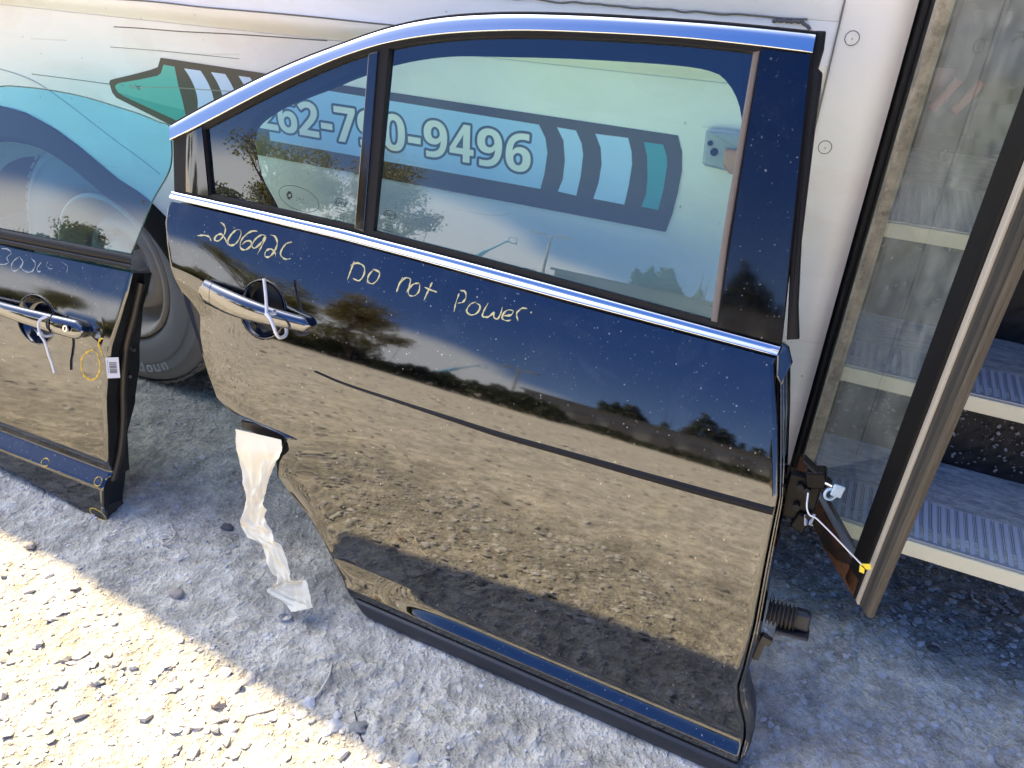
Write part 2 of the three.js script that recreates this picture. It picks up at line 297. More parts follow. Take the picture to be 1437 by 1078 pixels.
{ // rub rail and flank above it: one profile swept along the bus
  const prof = [[1.052, 0], [1.060, 0.004], [1.066, 0.013], [1.078, 0.019], [1.090, 0.021], [1.093, 0.018], [1.105, 0.014], [1.128, 0.006], [1.148, 0.001], [1.152, 0.0]];
  const g = gridGeo(80, prof.length - 1, (s, t, i, j) => { const x = lerp(-6, -0.11, s), e = smooth(1, 0.985, s); return [x, prof[j][0], prof[j][1] * e, x, prof[j][0]]; });
  mesh('rub_rail', g, MB.white, bus);
  const seal = (pts, r, y) => tube(pts.map(([x, q]) => [x, y + q, 0.022]), r, 120, 5);
  const rr = rng(8), line = (x0, x1, y, z) => { const a = []; for (let k = 0; k <= 40; k++) a.push([lerp(x0, x1, k / 40), y + (rr() - 0.5) * 0.003, z]); return tube(a, 0.0016, 160, 5); };
  mesh('dirt_line', [line(-6, -0.2, 1.0915, 0.0205), line(-1.0, -0.155, 1.151, 0.0012)], std({ color: lin(0.17, 0.16, 0.14), roughness: 1 }), bus);
  const rag = []; for (let k = 0; k <= 16; k++) rag.push([-0.205 + 0.057 * (k / 16), 1.148 - (k > 12 ? (k - 12) * 0.0022 : 0) + (rr() - 0.5) * 0.004, 0.003]);
  mesh('torn_sealant', tube(rag, 0.0026, 60, 5), std({ color: lin(0.12, 0.12, 0.13), roughness: 1 }), bus);
  mesh('upper_panel', [slab([[-6, 1.152], [-0.11, 1.152], [-0.11, 1.5], [-6, 1.5]], 0.03, -0.03, 0.001), slab([[-6, 2.25], [-0.11, 2.25], [-0.11, 2.75], [-6, 2.75]], 0.03, -0.03, 0.001)], MB.white, bus);
  for (let k = 0; k < 5; k++) { const x = -5.5 + k * 1.15; mesh('pillar', slab([[x - 0.52, 1.5], [x - 0.44, 1.5], [x - 0.44, 2.25], [x - 0.52, 2.25]], 0.03, -0.03, 0.001), MB.white, bus); const w = mesh('window', slab([[x - 0.44, 1.5], [x + 0.63, 1.5], [x + 0.63, 2.25], [x - 0.44, 2.25]], 0.008, -0.02), std({ color: lin(0.01, 0.012, 0.014), roughness: 0.05 }), bus); }
}
{ // rounded post beside the entry
  const g = gridGeo(24, 30, (s, t) => { const y = lerp(0.38, 2.75, t), a = smooth(0.35, 1, s); const x = lerp(-0.11, -0.011, s); return [x, y, 0.002 - 0.014 * Math.pow(Math.max(0, s - 0.6) / 0.4, 2.4), x, y]; });
  mesh('corner_post', g, MB.white, bus);
  mesh('post_return', box(0.004, 2.37, 0.3, -0.012, 1.565, -0.18), MB.black, bus);
  mesh('panel_seam', box(0.0025, 2.3, 0.002, -0.1085, 1.55, 0.0022), std({ color: lin(0.2, 0.19, 0.17), roughness: 1 }), bus);
  for (const [x, y] of [[-0.0985, 1.132], [-0.099, 0.974]]) { const t = new THREE.TorusGeometry(0.0098, 0.0007, 6, 28); t.translate(x + 0.012, y, 0.0024); const d = new THREE.SphereGeometry(0.0011, 8, 6); d.translate(x + 0.0125, y - 0.001, 0.0024); const p = new THREE.CylinderGeometry(0.0094, 0.0096, 0.0012, 24); p.rotateX(Math.PI / 2); p.translate(x + 0.012, y, 0.0022); const cap = mesh('screw_cap', p, MB.white, bus); mesh('cap_edge', [t, d], std({ color: lin(0.12, 0.11, 0.1), roughness: 1 }), cap); }
}
mesh('roof', [box(6.0, 0.06, 2.2, -3.0, 2.80, -1.1, 0, 0, 0, 0.025), box(2.4, 0.06, 2.2, 1.2, 2.80, -1.1, 0, 0, 0, 0.025)], MB.roof, bus);
mesh('far_side', [box(8.4, 2.4, 0.04, -1.8, 1.6, -2.18), box(0.04, 2.4, 2.2, -5.98, 1.6, -1.1), box(0.04, 2.4, 2.2, 2.4, 1.6, -1.1)], MB.dark, bus);
mesh('underside', [box(4.4, 0.04, 1.7, -3.8, 0.42, -1.3), box(1.47, 0.04, 2.1, -0.745, 0.42, -1.08)], MB.dark, bus);
mesh('front_flank', [slab([[0.82, 0.38], [2.4, 0.38], [2.4, 1.3], [0.82, 1.3]], 0.03, -0.03, 0.002), slab([[0.82, 1.3], [0.9, 1.3], [0.9, 2.75], [0.82, 2.75]], 0.03, -0.03, 0.001), slab([[-0.011, 2.3], [0.82, 2.3], [0.82, 2.75], [-0.011, 2.75]], 0.03, -0.03, 0.001)], MB.white, bus);
mesh('added_roof_hump', slab([[-3.9, 2.831], [-3.51, 2.99], [-3.31, 3.16], [-3.1, 3.32], [-2.7, 3.38], [-2.35, 2.831]], 1.3, -1.3, 0.01), MB.roof, bus);  // unseen hump added on the roof, shaped to bend the bus shadow edge

{ // stripe along the flank: shape of its own, print on it
  const X0 = -1.75, X1 = -0.29, Y0 = 0.785, Y1 = 0.985, W = 2048, H = Math.round((W * (Y1 - Y0)) / (X1 - X0)), S = W / (X1 - X0);
  const tex = canvasTex(W, H, (g) => {
    const X = (x) => (x - X0) * S, Y = (y) => (Y1 - y) * S, poly = (pts, c) => { g.fillStyle = c; g.beginPath(); pts.forEach(([x, y], i) => (i ? g.lineTo(X(x), Y(y)) : g.moveTo(X(x), Y(y)))); g.fill(); };
    g.fillStyle = '#4a4039'; g.fillRect(0, 0, W, H);
    poly([[-1.531, 0.962], [-1.544, 0.943], [-1.556, 0.936], [-1.62, 0.921], [-1.692, 0.906], [-1.706, 0.899], [-1.707, 0.893], [-1.701, 0.884], [-1.682, 0.877], [-1.514, 0.840], [-1.484, 0.846], [-1.488, 0.89], [-1.494, 0.921], [-1.497, 0.961]], '#5fb8a6');
    poly([[-1.701, 0.884], [-1.682, 0.877], [-1.514, 0.840], [-1.484, 0.846], [-1.486, 0.868], [-1.56, 0.872]], '#3fa596');
    const curved = (x0, x1, y0, y1, c, sk) => { const l = (x, b) => { const a = []; for (let k = 0; k <= 20; k++) { const t = k / 20; a.push([x + b * 4 * t * (1 - t) + sk * (t - 0.5), lerp(y0, y1, t)]); } return a; }; poly([...l(x0, 0.022), ...l(x1, 0.022).reverse()], c); };
    curved(-1.462, -1.412, 0.853, 0.960, '#cfdcf0', -0.012); curved(-1.382, -1.340, 0.85, 0.960, '#cfdcf0', -0.01); curved(-1.303, -1.27, 0.85, 0.960, '#cfdcf0', -0.008);
    poly([[-1.235, 0.958], [-0.584, 0.947], [-0.569, 0.925], [-0.563, 0.899], [-0.566, 0.86], [-0.572, 0.830], [-1.235, 0.832]], '#a9cdee');
    const bow = (xs) => poly(xs, '#b4d3f2');
    bow([[-0.548, 0.947], [-0.510, 0.946], [-0.497, 0.925], [-0.492, 0.905], [-0.493, 0.866], [-0.498, 0.829], [-0.536, 0.831], [-0.528, 0.855], [-0.527, 0.89], [-0.533, 0.925]]);
    bow([[-0.473, 0.945], [-0.411, 0.946], [-0.402, 0.924], [-0.398, 0.902], [-0.399, 0.866], [-0.403, 0.828], [-0.464, 0.829], [-0.457, 0.86], [-0.455, 0.894], [-0.460, 0.922]]);
    poly([[-0.382, 0.943], [-0.347, 0.943], [-0.338, 0.925], [-0.335, 0.911], [-0.335, 0.868], [-0.339, 0.829], [-0.371, 0.830], [-0.365, 0.855], [-0.367, 0.885], [-0.373, 0.92]], '#3d97a3');
    // the number, each character fitted to its place
    const chars = [['2', -1.262], ['6', -1.2075], ['2', -1.1505], ['-', -1.0905], ['7', -1.0545], ['9', -0.9945], ['0', -0.9325], ['-', -0.8715], ['9', -0.8335], ['4', -0.7735], ['9', -0.712], ['6', -0.6505]];
    g.textBaseline = 'alphabetic'; g.lineJoin = 'round';
    for (const [ch, x] of chars) {
      const wd = (ch === '-' ? 0.032 : 0.055) * S, hg = 0.0715 * S; g.save(); g.font = 'bold 100px sans-serif'; const m = g.measureText(ch), l = m.actualBoundingBoxLeft, tw = m.actualBoundingBoxRight + l, th = m.actualBoundingBoxAscent;
      const ky = ch === '-' ? (hg / 71) : hg / th; g.translate(X(x) , Y(0.856)); g.scale(wd / tw, ky); g.translate(l, 0);
      g.lineWidth = 10; g.strokeStyle = '#3a4a5a'; g.strokeText(ch, 0, 0); g.fillStyle = '#f0efe4'; g.fillText(ch, 0, 0); g.restore();
    }
    g.strokeStyle = 'rgba(150,145,135,0.85)'; g.lineWidth = 3; g.beginPath(); [[-1.66, 0.9], [-1.6, 0.906], [-1.5, 0.9155], [-1.42, 0.92], [-1.3, 0.927], [-1.18, 0.933]].forEach(([x, y], i) => (i ? g.lineTo(X(x), Y(y)) : g.moveTo(X(x), Y(y)))); g.stroke();
    const r = rng(9); g.strokeStyle = 'rgba(60,60,58,0.8)'; for (const [cx, n, s] of [[-1.685, 7, 0.006], [-1.638, 16, 0.014]]) for (let k = 0; k < n; k++) { g.lineWidth = 1 + 2 * r(); const x = cx + (r() - 0.5) * s * 2, y = 0.9025 + (r() - 0.5) * s * 0.7; g.beginPath(); g.moveTo(X(x), Y(y)); g.lineTo(X(x + (r() - 0.3) * s), Y(y + (r() - 0.5) * s * 0.5)); g.stroke(); }
    g.fillStyle = 'rgba(165,160,150,0.7)'; for (let k = 0; k < 9; k++) g.fillRect(X(-1.643 + 0.025 * r()), Y(0.9035 + 0.004 * (r() - 0.5)), 10 * r(), 2 + 3 * r());
    for (let k = 0; k < 260; k++) { g.fillStyle = `rgba(200,195,180,${0.1 + 0.3 * r()})`; g.fillRect(r() * W, r() * H, 1 + r() * 1.5, 1 + r()); }
  });
  tex.wrapS = tex.wrapT = THREE.ClampToEdgeWrapping;
  const out = [[-1.537, 0.976], [-1.551, 0.955], [-1.575, 0.947], [-1.64, 0.930], [-1.706, 0.914], [-1.720, 0.910], [-1.726, 0.903], [-1.722, 0.882], [-1.711, 0.871], [-1.541, 0.828], [-1.46, 0.796], [-0.320, 0.7925], [-0.313, 0.825], [-0.309, 0.865], [-0.308, 0.903], [-0.313, 0.935], [-0.324, 0.961]];
  const g = slab(out, 0.0015, 0.0005), p = g.attributes.position, uv = g.attributes.uv;
  for (let i = 0; i < p.count; i++) uv.setXY(i, (p.getX(i) - X0) / (X1 - X0), (p.getY(i) - Y0) / (Y1 - Y0));
  mesh('stripe_decal', g, std({ map: tex, roughness: 0.4 }), bus);
  // scratches and a scuff along the flank
  const sc = (pts, r) => tube(pts.map(([x, y]) => [x, y, 0.0002]), r, 40, 4);
  mesh('scratch', [sc([[-1.675, 1.030], [-1.6, 1.033], [-1.470, 1.036], [-1.303, 1.043], [-1.06, 1.050]], 0.0011), sc([[-2.013, 0.895], [-1.864, 0.898], [-1.724, 0.900]], 0.0009), sc([[-1.7, 0.985], [-1.55, 0.99], [-1.3, 0.995]], 0.0006)], std({ color: lin(0.17, 0.155, 0.13), roughness: 1 }), bus);
  mesh('scuff_line', sc([[-2.16, 0.897], [-2.08, 0.890], [-2.006, 0.877], [-1.92, 0.845], [-1.842, 0.809], [-1.75, 0.766], [-1.661, 0.728], [-1.606, 0.701]], 0.0017), std({ color: lin(0.42, 0.42, 0.46), roughness: 0.7 }), bus);
}
{ // side marker lamp
  const L = new THREE.Group(); L.name = 'marker_lamp'; L.position.set(-0.236, 0.951, 0); bus.add(L);
  mesh('housing', slab([[-0.036, -0.026], [-0.03, -0.03], [0.05, -0.036], [0.05, 0.03], [-0.034, 0.03], [-0.039, 0.026]], 0.022, 0.0005, 0.006), MB.lampGrey, L);
  mesh('hood', slab([[-0.03, 0.026], [0.05, 0.029], [0.05, 0.006], [0.01, 0.01], [-0.012, 0.019]], 0.006, 0.022, 0.0015), std({ color: lin(0.28, 0.33, 0.37), roughness: 0.35 }), L);
  mesh('lens', slab([[0.0, 0.004], [0.05, 0.004], [0.05, -0.034], [0.014, -0.034], [0.001, -0.022]], 0.012, 0.020, 0.003), MB.amber, L);
  for (const [x, y, r] of [[-0.027, 0.009, 0.0042], [-0.018, -0.004, 0.0062]]) { const c = new THREE.CylinderGeometry(r, r, 0.004, 18); c.rotateX(Math.PI / 2); c.translate(x, y, 0.0236); mesh('screw_hole', c, MB.dark, L); }
}
{ // wheel
  const wh = new THREE.Group(); wh.name = 'wheel'; wh.position.set(-1.93, 0.372, -0.05); bus.add(wh);
  const Rt = 0.372, lathe = (pts, seg = 72) => { const g = new THREE.LatheGeometry(pts.map((p) => new THREE.Vector2(...p)), seg); g.rotateX(Math.PI / 2); return g; };
  const tyre = mesh('tyre', lathe([[0.214, -0.19], [0.235, -0.205], [0.30, -0.215], [0.345, -0.205], [Rt - 0.006, -0.185], [Rt, -0.10], [Rt - 0.002, -0.03], [0.358, -0.005], [0.345, 0.004], [0.332, 0.0095], [0.330, 0.0075], [0.300, 0.009], [0.298, 0.011], [0.262, 0.0125], [0.24, 0.009], [0.226, 0.004], [0.219, -0.004], [0.214, -0.02]], 96), std({ color: lin(0.30, 0.285, 0.26), roughness: 0.9 }), wh);
  const tread = []; for (let k = 0; k < 60; k++) { const a = (k / 60) * 2 * Math.PI; for (const [zz, q] of [[-0.03, 0.16], [-0.075, -0.2], [-0.125, 0.2], [-0.17, -0.16]]) tread.push(box(0.024, 0.008, 0.034, 0, Rt + 0.001, zz, 0, q, 0).applyMatrix4(new THREE.Matrix4().makeRotationZ(a))); }
  tag(mesh('tread_block', tread, std({ color: lin(0.29, 0.26, 0.21), roughness: 0.95 }), tyre), null, null, null, 'stuff');
  mesh('rim', lathe([[0.214, -0.02], [0.2175, -0.002], [0.214, 0.008], [0.206, 0.009], [0.200, 0.0], [0.192, -0.015], [0.186, -0.06], [0.178, -0.085], [0.15, -0.088], [0.138, -0.05], [0.128, -0.035], [0.11, -0.035], [0.085, -0.05], [0.07, -0.05], [0.066, -0.02], [0.0, -0.015]], 72), std({ color: lin(0.58, 0.50, 0.39), roughness: 0.75 }), wh);
  const nuts = []; for (let k = 0; k < 8; k++) { const a = (k / 8) * 2 * Math.PI, c = new THREE.CylinderGeometry(0.011, 0.012, 0.024, 6); c.rotateX(Math.PI / 2); c.translate(0.1 * Math.cos(a), 0.1 * Math.sin(a), -0.03); nuts.push(c); }
  for (const c of nuts) mesh('lug_nut', c, std({ color: lin(0.22, 0.19, 0.15), roughness: 0.7 }), wh);
  const font = await new FontLoader().loadAsync('fonts/droid/droid_sans_bold.typeface.json');
  const word = 'unopro', put = [];
  word.split('').forEach((ch, k) => { const t = new TextGeometry(ch, { font, size: 0.036, depth: 0.004, curveSegments: 5, bevelEnabled: true, bevelThickness: 0.0012, bevelSize: 0.0012, bevelSegments: 1 }); t.computeBoundingBox(); const b = t.boundingBox; t.translate(-(b.min.x + b.max.x) / 2, 0, 0); t.scale(1.15, 0.82, 1); t.translate(0, 0.305, 0.006); const a = Math.PI + 0.50 - k * 0.118; t.applyMatrix4(new THREE.Matrix4().makeRotationZ(a)); put.push(t); });
  mesh('raised_lettering', put, std({ color: lin(0.48, 0.47, 0.44), roughness: 0.8 }), tyre);
}
{ // entry: steps, walls and floor of the stepwell, dim inside
  const tread = (y, zf, zb, x0, x1, deep = 0.14) => {
    const st = new THREE.Group(); st.name = 'entry_step'; bus.add(st);
    const w = x1 - x0, cx = (x0 + x1) / 2;
    const rub = std({ color: lin(0.82, 0.84, 0.88), roughness: 0.55, map: gritColor });
    mesh('tread', box(w, 0.006, zf - zb, cx, y - 0.003, (zf + zb) / 2), rub, st);
    mesh('nosing', box(w, 0.033, 0.008, cx, y - 0.0185, zf + 0.004, 0, 0, 0, 0.002), std({ color: lin(0.95, 0.89, 0.62), roughness: 0.6 }), st);
    mesh('nosing_lip', box(w, 0.004, 0.012, cx, y + 0.001, zf - 0.002, 0, 0, 0, 0.0015), std({ color: lin(0.40, 0.42, 0.46), roughness: 0.55 }), st);
    const ribs = [], groove = [], back = Math.max(zb + 0.02, zf - deep);
    for (let x = x0 + 0.004; x < x1; x += 0.0155) { ribs.push(box(0.0072, 0.0035, zf - back - 0.006, x, y + 0.0016, (zf + back) / 2)); for (const q of [0.0056, 0.0085, 0.0114]) ribs.push(box(0.0014, 0.0026, zf - back - 0.05, x + q, y + 0.0012, (zf + back) / 2 - 0.022)); }
    for (let x = x0 + 0.0115; x < x1; x += 0.0155) groove.push(box(0.0078, 0.0006, zf - back - 0.055, x, y + 0.0002, (zf + back) / 2 - 0.024));
    tag(mesh('rubber_rib', ribs, std({ color: lin(0.74, 0.77, 0.82), roughness: 0.5 }), st), null, null, null, 'stuff');
    mesh('groove_bed', groove, std({ color: lin(0.09, 0.10, 0.12), roughness: 0.7 }), st);
  };
  tread(0.305, 0.0, -0.315, 0.03, 0.80); tread(0.503, -0.262, -0.60, 0.02, 0.80); tread(0.752, -0.51, -1.5, 0.0, 0.80, 0.42);
  const rr = rng(31), riser = (y0, y1, z, n) => {
    const g = gridGeo(90, 16, (s, t) => { const x = lerp(0.0, 0.82, s), y = lerp(y0, y1, t); return [x, y, z + 0.004 * n2(x * 40, y * 40) + 0.003 * n2(x * 110, y * 110 + z), x, y]; });
    mesh('riser', g, std({ color: lin(0.008, 0.008, 0.008), roughness: 0.6 }), bus);
    const flecks = []; for (let k = 0; k < n; k++) { const f = flake(200 + k, 0.35); const s = 0.0006 + 0.0042 * Math.pow(rr(), 5); f.scale(s * (1 + 0.4 * rr()), s * 2.2, s * 0.5); f.rotateZ(rr() * 3); f.translate(0.03 + 0.76 * rr(), y0 + 0.01 + (y1 - y0 - 0.03) * Math.pow(rr(), 0.7), z + 0.006); flecks.push(f); }
    tag(mesh('mud_flecks', flecks, std({ color: lin(0.28, 0.28, 0.28), roughness: 0.6 }), bus), null, null, null, 'stuff');
  };
  riser(0.302, 0.470, -0.318, 900); riser(0.500, 0.72, -0.60, 250);
  mesh('stepwell_wall', [box(0.01, 0.5, 1.5, -0.012, 0.55, -0.78), box(0.01, 2.0, 1.5, 0.825, 1.3, -0.77), box(0.82, 0.02, 0.3, 0.41, 0.27, -0.16)], MB.dark, bus);
  mesh('interior_wall', [box(4, 2.0, 0.02, -0.6, 1.75, -1.9), box(0.02, 2.0, 1.2, -1.2, 1.75, -1.2)], std({ color: lin(0.07, 0.075, 0.07), roughness: 0.8 }), bus);
  mesh('cabin_floor', box(2.4, 0.02, 0.6, -0.4, 0.735, -1.82), MB.dark, bus);
  for (const [x, d] of [[0.105, 0], [0.155, 0.012]]) {
    const b = new THREE.Group(); b.name = 'seat_belt'; b.position.set(x, 0.96, -0.87 - d); bus.add(b);
    mesh('strap', box(0.024, 0.15, 0.004, 0.012, 0.13, 0, 0, 0, 0, 0.001), std({ color: lin(0.09, 0.09, 0.095), roughness: 0.8 }), b);
    mesh('buckle', box(0.020, 0.085, 0.012, -0.01, 0.02, 0.004, 0, 0, -0.5, 0.003), std({ color: lin(0.33, 0.05, 0.03), roughness: 0.5 }), b);
  }
  mesh('seat_side', box(0.05, 0.075, 0.02, 0.085, 1.0, -0.89, 0, 0, 0, 0.004), std({ color: lin(0.28, 0.17, 0.17), roughness: 0.7 }), bus);
}
{ // folding entry door, one leaf swung out towards the viewer
  const D = new THREE.Group(); D.name = 'folding_door'; D.position.set(0.012, 0, -0.005); D.rotation.y = -Math.atan2(0.35, 0.1415); bus.add(D); // local +x runs outwards along the leaf
  const H = 2.3;
  const dust = dataTex(512, (u, v) => { const a = tA(u * 24, v * 24), b = tD(u * 200, v * 200), c = 1.0 - 0.06 * a - (b > 0.955 ? 0.3 : 0) - 0.04 * tB(u * 40, v * 12); return [c, c, c]; }, false);
  dust.repeat.set(2.2, 2.2);
  mesh('hinge_stile', [box(0.05, H - 0.385, 0.03, -0.02, (H + 0.385) / 2, 0, 0, 0, 0, 0.004), box(0.02, H - 0.42, 0.022, 0.016, (H + 0.41) / 2, 0, 0, 0, 0, 0.003)], MB.black, D);
  mesh('gasket', slab([[0.022, 0.412], [0.033, 0.418], [0.046, 1.19], [0.074, H], [0.05, H], [0.026, 1.19]], 0.02, -0.006, 0.003), std({ color: lin(0.36, 0.33, 0.28), roughness: 0.85, map: gritColor }), D);
  mesh('glass_pane', slab([[0.030, 0.42], [0.31, 0.42], [0.325, H], [0.06, H]], 0.004, -0.002), std({ color: lin(0.86, 0.90, 0.86), transmission: 1, transmissionMap: dust, thickness: 0, roughness: 0.02, ior: 1.5 }), D);
  mesh('glazing_bead', [bar([0.040, 0.418, 0.004], [0.1, 0.402, 0.004], 0.006), bar([0.1, 0.402, 0.004], [0.292, 0.421, 0.004], 0.006)], std({ color: lin(0.16, 0.18, 0.2), roughness: 0.5 }), D);
  mesh('bottom_rail', slab([[-0.03, 0.37], [0.07, 0.352], [0.2, 0.36], [0.35, 0.385], [0.35, 0.422], [0.1, 0.405], [0.03, 0.42], [-0.03, 0.42]], 0.024, -0.012, 0.003), std({ color: 0xffffff, roughness: 0.9, map: canvasTex(256, 256, (g, w, h) => { const r = rng(3); g.fillStyle = '#2b1a10'; g.fillRect(0, 0, w, h); for (let k = 0; k < 900; k++) { g.fillStyle = ['#6d3a17', '#4a2510', '#8a4a1f', '#1b120c', '#23201c'][Math.floor(r() * 5)]; g.globalAlpha = 0.5; g.beginPath(); g.ellipse(r() * w, r() * h, 2 + 9 * r(), 2 + 6 * r(), 0, 0, 7); g.fill(); } }) }), D);
  mesh('paint_flake', slab([[0.075, 0.3535], [0.118, 0.3535], [0.124, 0.362], [0.112, 0.385], [0.095, 0.392], [0.09, 0.372], [0.078, 0.368]], 0.003, 0.0115, 0.0008), std({ color: lin(0.50, 0.30, 0.14), roughness: 0.9 }), D);
  mesh('rust_patch', [slab([[0.20, 0.3625], [0.345, 0.387], [0.345, 0.42], [0.30, 0.412], [0.26, 0.385]], 0.003, 0.011, 0.001)], std({ color: lin(0.16, 0.065, 0.025), roughness: 1, map: gritColor }), D);
  mesh('lead_stile', slab([[0.303, 0.385], [0.349, 0.385], [0.362, 1.1], [0.38, H], [0.33, H], [0.314, 1.1]], 0.026, -0.012, 0.003), std({ color: lin(0.007, 0.007, 0.008), roughness: 0.45, specularIntensity: 0.3 }), D);
  mesh('metal_edge', slab([[0.349, 0.384], [0.358, 0.384], [0.377, 1.1], [0.40, H], [0.38, H], [0.362, 1.1]], 0.024, -0.012, 0.003), std({ color: lin(0.40, 0.38, 0.34), roughness: 0.55, metalness: 0.3 }), D);
  const fin = (x0, x1, r) => bar([x0, 0.386, 0.0], [lerp(x0, x1, 6.4), H, 0.0], r, r, 14); // x0 at the foot, x1 0.3 m up
  mesh('rubber_edge', [fin(0.3605, 0.3665, 0.0085), fin(0.3745, 0.3835, 0.0075)], std({ color: lin(0.055, 0.053, 0.051), roughness: 0.85, map: gritColor }), D);
  mesh('seal_groove', fin(0.3675, 0.375, 0.0075), std({ color: lin(0.02, 0.02, 0.02), roughness: 0.8 }), D);
  mesh('seal_lip', fin(0.379, 0.3925, 0.006), std({ color: lin(0.10, 0.09, 0.076), roughness: 0.85, map: gritColor }), D);
  mesh('hinge_bracket', [box(0.02, 0.05, 0.01, -0.045, 0.62, 0.018), box(0.016, 0.1, 0.008, -0.045, 0.70, 0.017)], std({ color: lin(0.10, 0.12, 0.15), roughness: 0.6 }), D);
}
tag(mesh('pale_patch', slab([[-0.03, 0.0], [0.03, -0.012], [0.012, -0.05]], 0.004, 0).rotateX(-Math.PI / 2 + 0.2), std({ color: lin(0.75, 0.75, 0.5), roughness: 0.7 })), 'small pale yellow patch on the top bus step', 'scrap').position.set(0.325, 0.768, -2.78);  // flat pale yellow triangle on the top step

// ------------------------------------------------------------------ across the yard, seen in the paint and the glass
const leafMat = (r, g, b) => std({ color: lin(r, g, b), roughness: 0.8, transmission: 0.3, thickness: 0, side: THREE.DoubleSide });
const LEAF = { olive: leafMat(0.19, 0.185, 0.05), dark: leafMat(0.055, 0.07, 0.025), dull: leafMat(0.24, 0.20, 0.065) };
const bark = std({ color: lin(0.055, 0.045, 0.035), roughness: 0.95 });
function leafAt(a, x, y, z, s, r) { const q = new THREE.Euler(r() * 6, r() * 6, r() * 6), u = new THREE.Vector3(s, 0, 0).applyEuler(q), v = new THREE.Vector3(0, s * 0.6, 0).applyEuler(q); a.quad([x - u.x, y - u.y, z - u.z], [x + v.x, y + v.y, z + v.z], [x + u.x, y + u.y, z + u.z], [x - v.x, y - v.y, z - v.z]); }
function tree(x, z, h, seed, leaves, mat, label, group) {
  const r = rng(seed), w = new Acc(), l = new Acc(), T = base('tree', label, 'tree', [x, -0.05, z], group), tips = [];
  const grow = (p, d, len, rad, depth) => {
    let a = p; const n = 3;
    for (let k = 0; k < n; k++) { d = d.clone().add(new THREE.Vector3((r() - 0.5) * 0.5, (r() - 0.35) * 0.25, (r() - 0.5) * 0.5)).normalize(); const b = a.clone().addScaledVector(d, len / n), r0 = lerp(rad, rad * 0.62, k / n), r1 = lerp(rad, rad * 0.62, (k + 1) / n); w.limb(a.toArray(), b.toArray(), r0, r1, depth > 2 ? 7 : 4); a = b; if (depth <= 2) tips.push([a, depth]); if (depth > 0 && (k === n - 1 || r() < 0.55)) { const m = k === n - 1 ? 2 + (r() < 0.5) : 1; for (let q = 0; q < m; q++) grow(a, d.clone().add(new THREE.Vector3((r() - 0.5) * 2.0, r() * 0.9 - 0.15, (r() - 0.5) * 2.0)).normalize(), len * (0.55 + 0.25 * r()), rad * 0.5, depth - 1); } }
  };
  grow(new THREE.Vector3(), new THREE.Vector3((r() - 0.5) * 0.3, 1, (r() - 0.5) * 0.3).normalize(), h * 0.36, h * 0.03, 4);
  for (let k = 0; k < leaves * 2 && tips.length; k++) { const [t] = tips[Math.floor(r() * tips.length)]; if (n3(t.x * 0.9 + seed, t.y * 0.9, t.z * 0.9) < -0.25) continue; leafAt(l, t.x + (r() - 0.5) * 0.9, t.y + (r() - 0.5) * 0.7, t.z + (r() - 0.5) * 0.9, 0.04 + 0.05 * r(), r); }
  mesh('trunk', w.geo(), bark, T); if (l.p.length) mesh('crown', l.geo(), mat, T); return T;
}
const treeRow = [
  [-24.5, 19.5, 2.7, 3, 9000, LEAF.olive, 'olive green tree far left across the yard, the leafiest of the row'],
  [-17.6, 18.0, 5.2, 8, 1600, LEAF.olive, 'thin leaved tree with dark bare limbs across the yard'],
  [-16.4, 22.5, 5.6, 14, 9000, LEAF.dull, 'yellowish tree across the yard nearest the light pole'],
  [-30.5, 17.5, 4.6, 33, 1200, LEAF.olive, 'nearly bare tree across the yard at the far left end'],
  [-37, 16.5, 3.6, 41, 9000, LEAF.olive, 'tall olive green tree across the yard beyond the bare one'],
  [-20.6, 22.0, 4.4, 52, 8000, LEAF.olive, 'round olive tree across the yard behind the thin leaved one'],
];
for (const [x, z, h, s, n, m, l] of treeRow) tree(x, z, h, s, n, m, l, 'trees across the yard');
function thicket(name, label, cat, x0, x1, z0, z1, h, seed, n, mat, leaf) {
  const r = rng(seed), a = new Acc(), w = new Acc(), T = base(name, label, cat, [(x0 + x1) / 2, 0, (z0 + z1) / 2]), cx = (x0 + x1) / 2, cz = (z0 + z1) / 2;
  for (let k = 0; k < n; k++) { const x = lerp(x0, x1, r()), top = h * (0.62 + 0.28 * n2(x * 0.35, seed) + 0.16 * n2(x * 1.3, seed + 4)), y = top * Math.pow(r(), 0.7), z = lerp(z0, z1, 0.5 + (r() - 0.5) * Math.sqrt(Math.max(0.05, 1 - y / top))); leafAt(a, x - cx, y, z - cz, leaf * (0.6 + 0.8 * r()), r); }
  for (let k = 0; k < 60; k++) { const x = lerp(x0, x1, r()) - cx, z = lerp(z0, z1, r()) - cz, q = h * (0.4 + 0.4 * r()); w.limb([x, -0.05, z], [x + (r() - 0.5) * 0.8, q, z + (r() - 0.5) * 0.8], 0.03, 0.012, 4); }
  mesh('foliage', a.geo(), mat, T); tag(mesh('stems', w.geo(), bark, T), null, null, null, 'stuff');
}
thicket('hedge', 'long dark green overgrown hedge across the yard, right of the light pole', 'hedge', -11, 14, 38, 42, 6.4, 5, 24000, LEAF.dark, 0.16);
thicket('brush', 'dark tangle of low brush under the far row of trees', 'bushes', -34, -8, 22.5, 25.5, 1.7, 6, 14000, LEAF.dark, 0.12);
thicket('weeds', 'dark knee high weeds in front of the low grey building', 'weeds', -13, 8, 27.5, 29, 1.0, 12, 9000, LEAF.dark, 0.09);
thicket('scrub', 'olive green scrub filling the gaps behind the row of trees', 'bushes', -36, -17, 23.5, 26.5, 3.3, 9, 15000, LEAF.olive, 0.10);
